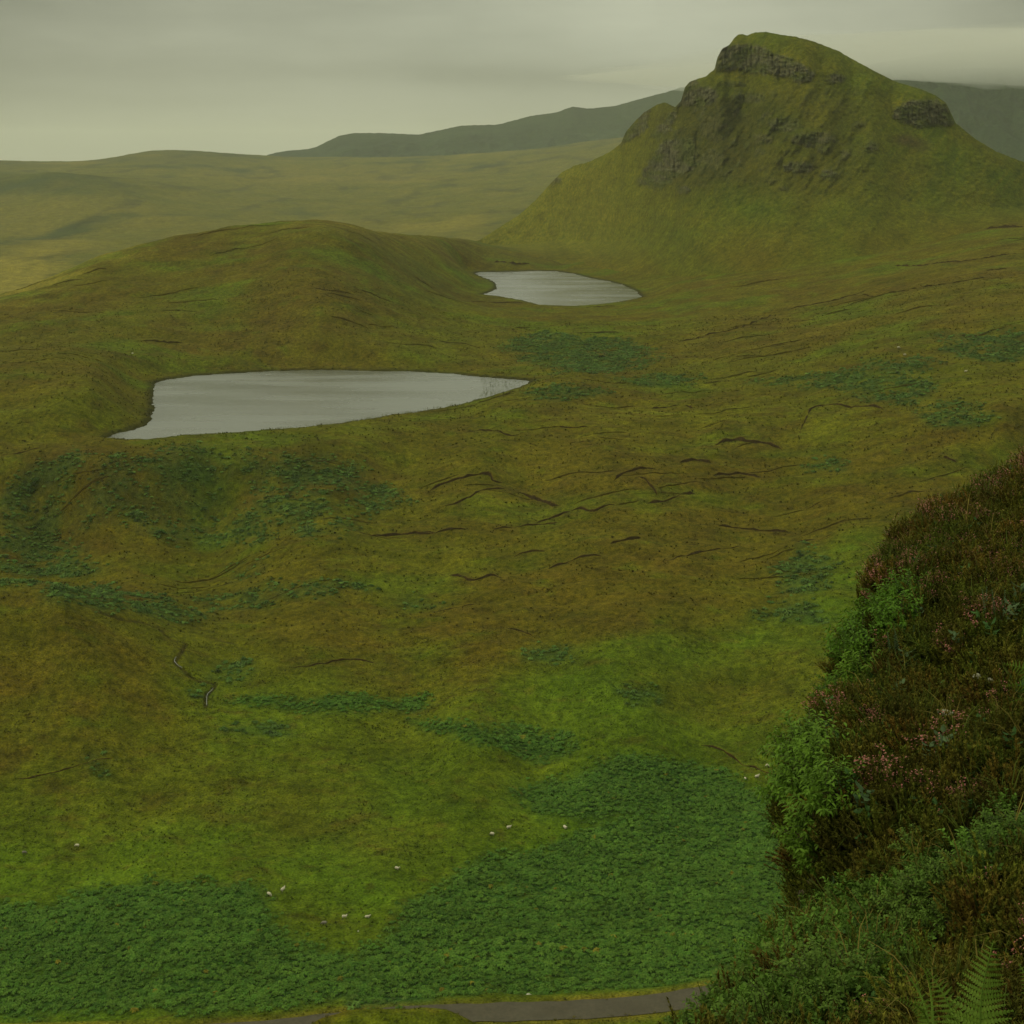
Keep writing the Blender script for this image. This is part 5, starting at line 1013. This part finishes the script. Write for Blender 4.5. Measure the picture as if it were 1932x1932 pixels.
FERN = plant_mat('fern_leaf', (.088, .150, .016), (.112, .178, .020), .35, .5, False, .2)
def pinna_mesh(seed, n=9):
    """a lobed fern leaflet, 1 long along +X"""
    r = np.random.RandomState(seed); V = []; T = []
    def wid(t): return .165*(1-t)**.7*(.75+.25*min(1, t*8))
    for i in range(n):
        t0, t1 = i/n, (i+1)/n; tm = t0+.62*(t1-t0); w = wid(t0)*1.0
        b = len(V); V += [(t0, 0, 0), (t1, 0, -.05*t1*t1), (tm+.04, w, -.02-.05*t0), (t0+.01, w*.45, 0), (tm+.04, -w, -.02-.05*t0), (t0+.01, -w*.45, 0)]
        T += [(b, b+1, b+2), (b, b+2, b+3), (b, b+4, b+1), (b, b+5, b+4)]
    return mesh_np('pinna', np.array(V), None, np.array(T), smooth=False)
def ferns():
    PM = pinna_mesh(1); PM.materials.append(FERN)
    def P3(px, py, D):
        x, y, z = raydir(px, py); k = D/math.sqrt(x*x+y*y+z*z); return np.array((x*k, y*k, CAMZ+z*k))
    def frond(root, pts, width, n, plen=1.0):
        C = smooth_line(np.array(pts), 10); seg = np.r_[0, np.cumsum(np.linalg.norm(np.diff(C, axis=0), axis=1))]; tot = seg[-1]
        cam_ = np.array((0, 0, CAMZ)); T = Tri(); vd = nv(cam_-C[len(C)//2])
        side0 = nv(np.cross(C[-1]-C[0], vd)); T.strip(list(C), list(np.linspace(.0032, .0008, len(C))), side0); 
        T.strip(list(C), list(np.linspace(.0032, .0008, len(C))), vd)
        f = link('frond', T.mesh('rachis'), FERN, root, None); base = Vector(root.location)
        f.location = -base
        for i in range(n):
            t = .10+.88*(i/(n-1))**1.0; q = np.array([np.interp(t*tot, seg, C[:, a]) for a in range(3)]); q2 = np.array([np.interp(min(t*tot+.01, tot), seg, C[:, a]) for a in range(3)]); ax = nv(q2-q+1e-6*Zax)
            sd = nv(np.cross(ax, vd)); ln = width*(math.sin(min(1, (t-.02)*3.2)*math.pi/2)*(1-t)**.72+.03)*random.uniform(.84, 1.08)
            for sg in (-1, 1):
                d = nv(sd*sg*1.0+ax*random.uniform(.30, .45)-vd*random.uniform(-.05, .18)); yv = nv(np.cross(vd, d)+.15*np.random.RandomState(i).normal(0, 1, 3)); zv = nv(np.cross(d, yv)); yv = np.cross(zv, d)
                M = Matrix(((d[0]*ln, yv[0]*ln, zv[0]*ln, q[0]), (d[1]*ln, yv[1]*ln, zv[1]*ln, q[1]), (d[2]*ln, yv[2]*ln, zv[2]*ln, q[2]), (0, 0, 0, 1)))
                o = bpy.data.objects.new('pinna', PM); COL.objects.link(o); o.parent = f; o.matrix_basis = M
    def fern(lab, loc, fr):
        r = bpy.data.objects.new('fern', None); COL.objects.link(r); r.location = loc; r.empty_display_size = .1; tag(r, lab, 'fern', 'ferns on the heather bank')
        for pts, w, n in fr: frond(r, pts, w, n)
    D = 3.35
    fern('large upright fern with two tall fronds in the bottom right corner', P3(1845, 2060, D), [([P3(1845, 2060, D), P3(1848, 1960, D-.02), P3(1853, 1870, D), P3(1874, 1776, D+.06)], .098, 23), ([P3(1845, 2060, D), P3(1815, 1955, D+.02), P3(1782, 1880, D+.05), P3(1748, 1826, D+.1)], .060, 21)])
    fern('arching pale fern curled over left of the tall fronds', P3(1762, 2010, D+.3), [([P3(1762, 2010, D+.3), P3(1750, 1925, D+.35), P3(1722, 1893, D+.3), P3(1683, 1884, D+.25)], .036, 20), ([P3(1762, 2010, D+.3), P3(1745, 1900, D+.5), P3(1712, 1840, D+.55), P3(1668, 1812, D+.5)], .040, 22), ([P3(1762, 2010, D+.3), P3(1758, 1890, D+.5), P3(1745, 1832, D+.5), P3(1718, 1812, D+.5)], .030, 18)])
    fern('small fern with its tip entering at the very bottom right edge', P3(1990, 2050, D+.2), [([P3(1990, 2050, D+.2), P3(1975, 1950, D+.2), P3(1950, 1870, D+.2), P3(1922, 1818, D+.25)], .06, 22)])
    E = 6.4
    fern('bright green fern coming in from the right edge among brown heather', P3(1985, 1340, E), [([P3(1985, 1340, E), P3(1960, 1290, E-.1), P3(1930, 1262, E-.15), P3(1893, 1252, E-.1)], .085, 22), ([P3(1985, 1340, E), P3(1955, 1310, E-.15), P3(1925, 1292, E-.2), P3(1895, 1296, E-.2)], .07, 20), ([P3(1985, 1340, E), P3(1960, 1325, E-.2), P3(1935, 1318, E-.3), P3(1905, 1325, E-.3)], .06, 18)])
ferns()
def flowers():
    WH, _, _, p = new_mat('white_petal'); p.inputs['Base Color'].default_value = (.62, .60, .46, 1); YE, _, _, p = new_mat('yellow_petal'); p.inputs['Base Color'].default_value = (.50, .38, .05, 1); GS = plant_mat('green_stem', (.07, .11, .02), (.08, .12, .02), 0, .6, False, .1)
    def thing(name, loc, lab, cat, grp=None): r = bpy.data.objects.new(name, None); COL.objects.link(r); r.location = loc; r.empty_display_size = .05; tag(r, lab, cat, grp); return r
    r_ = np.random.RandomState(9)
    def dome(rad, n, pl, flat=.35):
        T = Tri()
        for i in range(n):
            a = r_.uniform(0, 6.28); q = math.sqrt(r_.uniform(0, 1)); p = np.array((math.cos(a)*q*rad, math.sin(a)*q*rad, (1-q*q)*rad*flat)); d = nv(np.array((math.cos(a)*q, math.sin(a)*q, .7))+r_.normal(0, .25, 3)); T.leaf(p, d, nv(np.cross(d, r_.normal(0, 1, 3))), pl, pl*.4)
        return T.mesh('flower_head')
    p, n = bank_at(1784, 1356, .22); r = thing('umbel_flower', p, 'flat topped white umbel flower standing out of the heather', 'flower')
    T = Tri(); 
    for k in range(2): T.strip([np.array((0, 0, -.2)), np.array((.004, 0, -.05)), np.array((0, 0, .03))], [.0025, .002, .0015], np.array((1., 0, 0)) if k else np.array((0, 1., 0)))
    for i in range(9): a = i*.7; T.strip([np.array((0, 0, .0)), np.array((math.cos(a)*.028, math.sin(a)*.028, .036))], [.001, .0008], nv(np.array((-math.sin(a), math.cos(a), 0))))
    link('stem', T.mesh('stem'), GS, r); link('flower_head', dome(.037, 150, .010, .3), WH, r, (0, 0, .036)); lf = small_herb(99, 6, .07, .02, .06); link('leaf', lf, PALE, r, (0, 0, -.12)); lf.materials.append(GS)
    p, n = bank_at(1856, 1290, .25); r = thing('seeding_plant', p, 'plant with four fluffy off white seed heads above dark heather', 'flower')
    for dx, dz, s in ((-.045, .03, .013), (-.02, -.03, .016), (.03, .005, .012), (.055, -.012, .014)):
        T = Tri(); T.strip([np.array((dx*.4, 0, -.16)), np.array((dx, 0, dz))], [.0018, .0012], np.array((1., 0, 0))); link('stem', T.mesh('stem'), GS, r); link('seed_head', dome(s, 60, .014, 1.2), WH, r, (dx, 0, dz))
    p, n = bank_at(1685, 1312, .2); r = thing('yellow_flower', p, 'tiny yellow flower on a thin bare stem above the pink heather', 'flower')
    T = Tri(); T.strip([np.array((-.06, 0, -.12)), np.array((-.015, 0, -.03)), np.array((0, 0, 0))], [.0015, .001, .001], np.array((1., 0, 0))); link('stem', T.mesh('stem'), GS, r); link('flower_head', dome(.011, 40, .009, .6), YE, r)
    # pale leafed herbs and pale flower spikes
    def herb(px, py, s, lab, lift=.15):
        p, n = bank_at(px, py, lift); r = thing('pale_herb', p, lab, 'plant', 'pale leaved herbs among the heather'); m = small_herb(100+int(px) % 50, 13, .075, .017, .16); o = link('foliage', m, PALE, r); m.materials.append(GS); r.scale = (s, s, s); r.rotation_euler = (random.uniform(-.3, .3), random.uniform(-.5, .2), random.uniform(0, 6))
    for a in ((1770, 1425, 1.0, 'grey green herb with long pale leaves, above the middle of the bank'), (1752, 1445, .8, 'grey green herb with pale leaves, just below the long leaved one'), (1910, 1150, 1.1, 'pale leaved herb near the right edge beside the pale spikes'), (1900, 1175, .9, 'pale leaved herb under the pale spikes at the right edge'), (1720, 1270, 1.0, 'pale leaved herb in the brown heather right of the rim bushes'), (1735, 1180, .8, 'pale leaved herb between the rim bushes and the knoll'), (1745, 1075, .7, 'small pale herb high on the bank among dark heather'), (1812, 1218, .7, 'small pale herb in the middle of the upper heather'), (1688, 1325, .8, 'pale herb above the pink heather clump'), (1620, 1520, .9, 'broad leaved herb right of the hanging rim bushes')): herb(*a)
    def spikes(px, py, n_, hgt, lab):
        p, nn = bank_at(px, py, .15); r = thing('flower_spike_plant', p, lab, 'plant', 'pale green flower spikes on the bank')
        for k in range(n_):
            T = Tri(); bx = np.array((r_.uniform(-.10, .10), r_.uniform(-.03, .03), 0)); lean = np.array((r_.uniform(-.25, .05), 0, 1)); h = hgt*r_.uniform(.7, 1.1); T.strip([bx, bx+lean*h], [.002, .001], np.array((1., 0, 0)))
            for i in range(34):
                t = .25+.75*i/34; a = i*2.4; d = nv(np.array((math.cos(a), math.sin(a), .9))); T.leaf(bx+lean*h*t, d, nv(np.cross(d, Zax)), .020*(1.25-t), .005)
            link('spike', T.mesh('spike'), PALE, r)
    spikes(1868, 1180, 5, .22, 'group of tall pale flower spikes near the right edge'); spikes(1700, 1235, 4, .18, 'group of pale flower spikes right of the rim bushes'); spikes(1645, 1240, 3, .15, 'short pale spikes close to the drooping rim bush'); spikes(1600, 1705, 3, .16, 'thin pale spikes above the shrub by the bare rock')
    # bare rock showing at the overhang
    import bmesh
    rm = ground_mat('rim_rock', ((1.5, .3), (9, .4), (35, .35)), 1, .02, .9, (1, 1, 1), .35)
    for i, (px, py, sx, sy, sz, lab) in enumerate(((1520, 1708, .045, .09, .085, 'weathered brown rock exposed under the overhanging rim'), (1508, 1690, .03, .05, .03, 'small pale rock lodged on the rim beside the larger brown one'), (1534, 1672, .03, .05, .07, 'mossy rock slab just above the weathered rock of the rim'))):
        bm = bmesh.new(); bmesh.ops.create_icosphere(bm, subdivisions=4, radius=1); V = np.array([v.co for v in bm.verts]); q = 1+.45*noise(V[:, 0]*1.4+i*7, V[:, 1]*1.1+V[:, 2]*1.6, 900)+.18*np.round(2*noise(V[:, 0]*3, V[:, 2]*2+V[:, 1], 901))/2
        for v, k in zip(bm.verts, q): v.co = v.co*k
        me = bpy.data.meshes.new('rock'); bm.to_mesh(me); bm.free(); nn = len(me.vertices); a = me.attributes.new('tint', 'FLOAT_COLOR', 'POINT'); a.data.foreach_set('color', np.tile((.15, .125, .085, 1) if i != 1 else (.28, .26, .21, 1), nn).astype(np.float32))
        p, n = bank_at(px, py, .1); o = link('rock', me, rm, loc=p); o.scale = (sx, sy, sz); tag(o, lab, 'rock')
flowers()

# ------------------------------------------------------------------ air
def volume_mat(name, col, dens, aniso=0.0):
    m = bpy.data.materials.new(name); m.use_nodes = True; N, L = m.node_tree.nodes, m.node_tree.links; N.remove(N['Principled BSDF'])
    v = N.new('ShaderNodeVolumePrincipled'); v.inputs['Color'].default_value = (*col, 1); v.inputs['Density'].default_value = dens; v.inputs['Anisotropy'].default_value = aniso; L.new(v.outputs[0], N['Material Output'].inputs['Volume']); return m
def haze():
    x0, x1, y0, y1, z0, z1 = -42000, 42000, -42000, 42000, -80, 900
    V = [(x, y, z) for z in (z0, z1) for y in (y0, y1) for x in (x0, x1)]; me = bpy.data.meshes.new('haze'); me.from_pydata(V, [], [(0, 2, 3, 1), (4, 5, 7, 6), (0, 1, 5, 4), (2, 6, 7, 3), (0, 4, 6, 2), (1, 3, 7, 5)]); me.update()
    o = link('haze', me, volume_mat('thin_haze', (.93, .95, .86), 3.8e-5)); tag(o, 'thin grey green haze filling the valley air', kind='stuff')
haze()
def low_cloud():
    nr, na = 46, 150; q = np.sin(np.linspace(0, 1, nr+1)[1:]*math.pi/2); a = np.linspace(0, 2*np.pi, na, endpoint=False); Q, A = np.meshgrid(q, a, indexing='ij')
    w = 1+.16*fbm(np.cos(a)*1.6, np.sin(a)*1.6, 4, 940)[None, :]; X = 2900+2700*Q*w*np.cos(A); Y = 5000+2600*Q*w*np.sin(A)
    n = fbm(X/900, Y/1300, 4, 950); e = np.clip(1-Q*Q, 0, 1)**1.05; mid = 396+35*n; bot = mid-e*(100+80*fbm(X/420, Y/700, 4, 960)); top = mid+e*(90+60*n)
    V = [(2900, 5000, 330)]; V += list(np.stack([X, Y, bot], -1)[:-1].reshape(-1, 3)); nb = len(V); V += list(np.stack([X, Y, mid], -1)[-1]); nm = len(V); V += [(2900, 5000, 515)]; V += list(np.stack([X, Y, top], -1)[:-1].reshape(-1, 3))
    V = np.array(V); F_, T_ = [], []; j = np.arange(na); k = (j+1) % na
    def ring(i, up): return (nb if i == nr-1 else (nm+1 if up else 1)+i*na)
    for up in (0, 1):
        c0 = nm if up else 0; T_.append(np.stack([np.full(na, c0), ring(0, up)+j, ring(0, up)+k][::1 if up else -1], 1))
        for i in range(nr-1): f = np.stack([ring(i, up)+j, ring(i+1, up)+j, ring(i+1, up)+k, ring(i, up)+k], 1); F_.append(f if up else f[:, ::-1])
    me = mesh_np('cloud', V, np.concatenate(F_), np.concatenate(T_))
    import bmesh
    bm = bmesh.new(); bm.from_mesh(me); bmesh.ops.recalc_face_normals(bm, faces=bm.faces[:]); bm.to_mesh(me); bm.free()
    o = link('cloud', me, volume_mat('cloud_vapour', (.80, .805, .77), .0028)); tag(o, 'low grey cloud lying on the tops of the far hills', kind='stuff')
low_cloud()
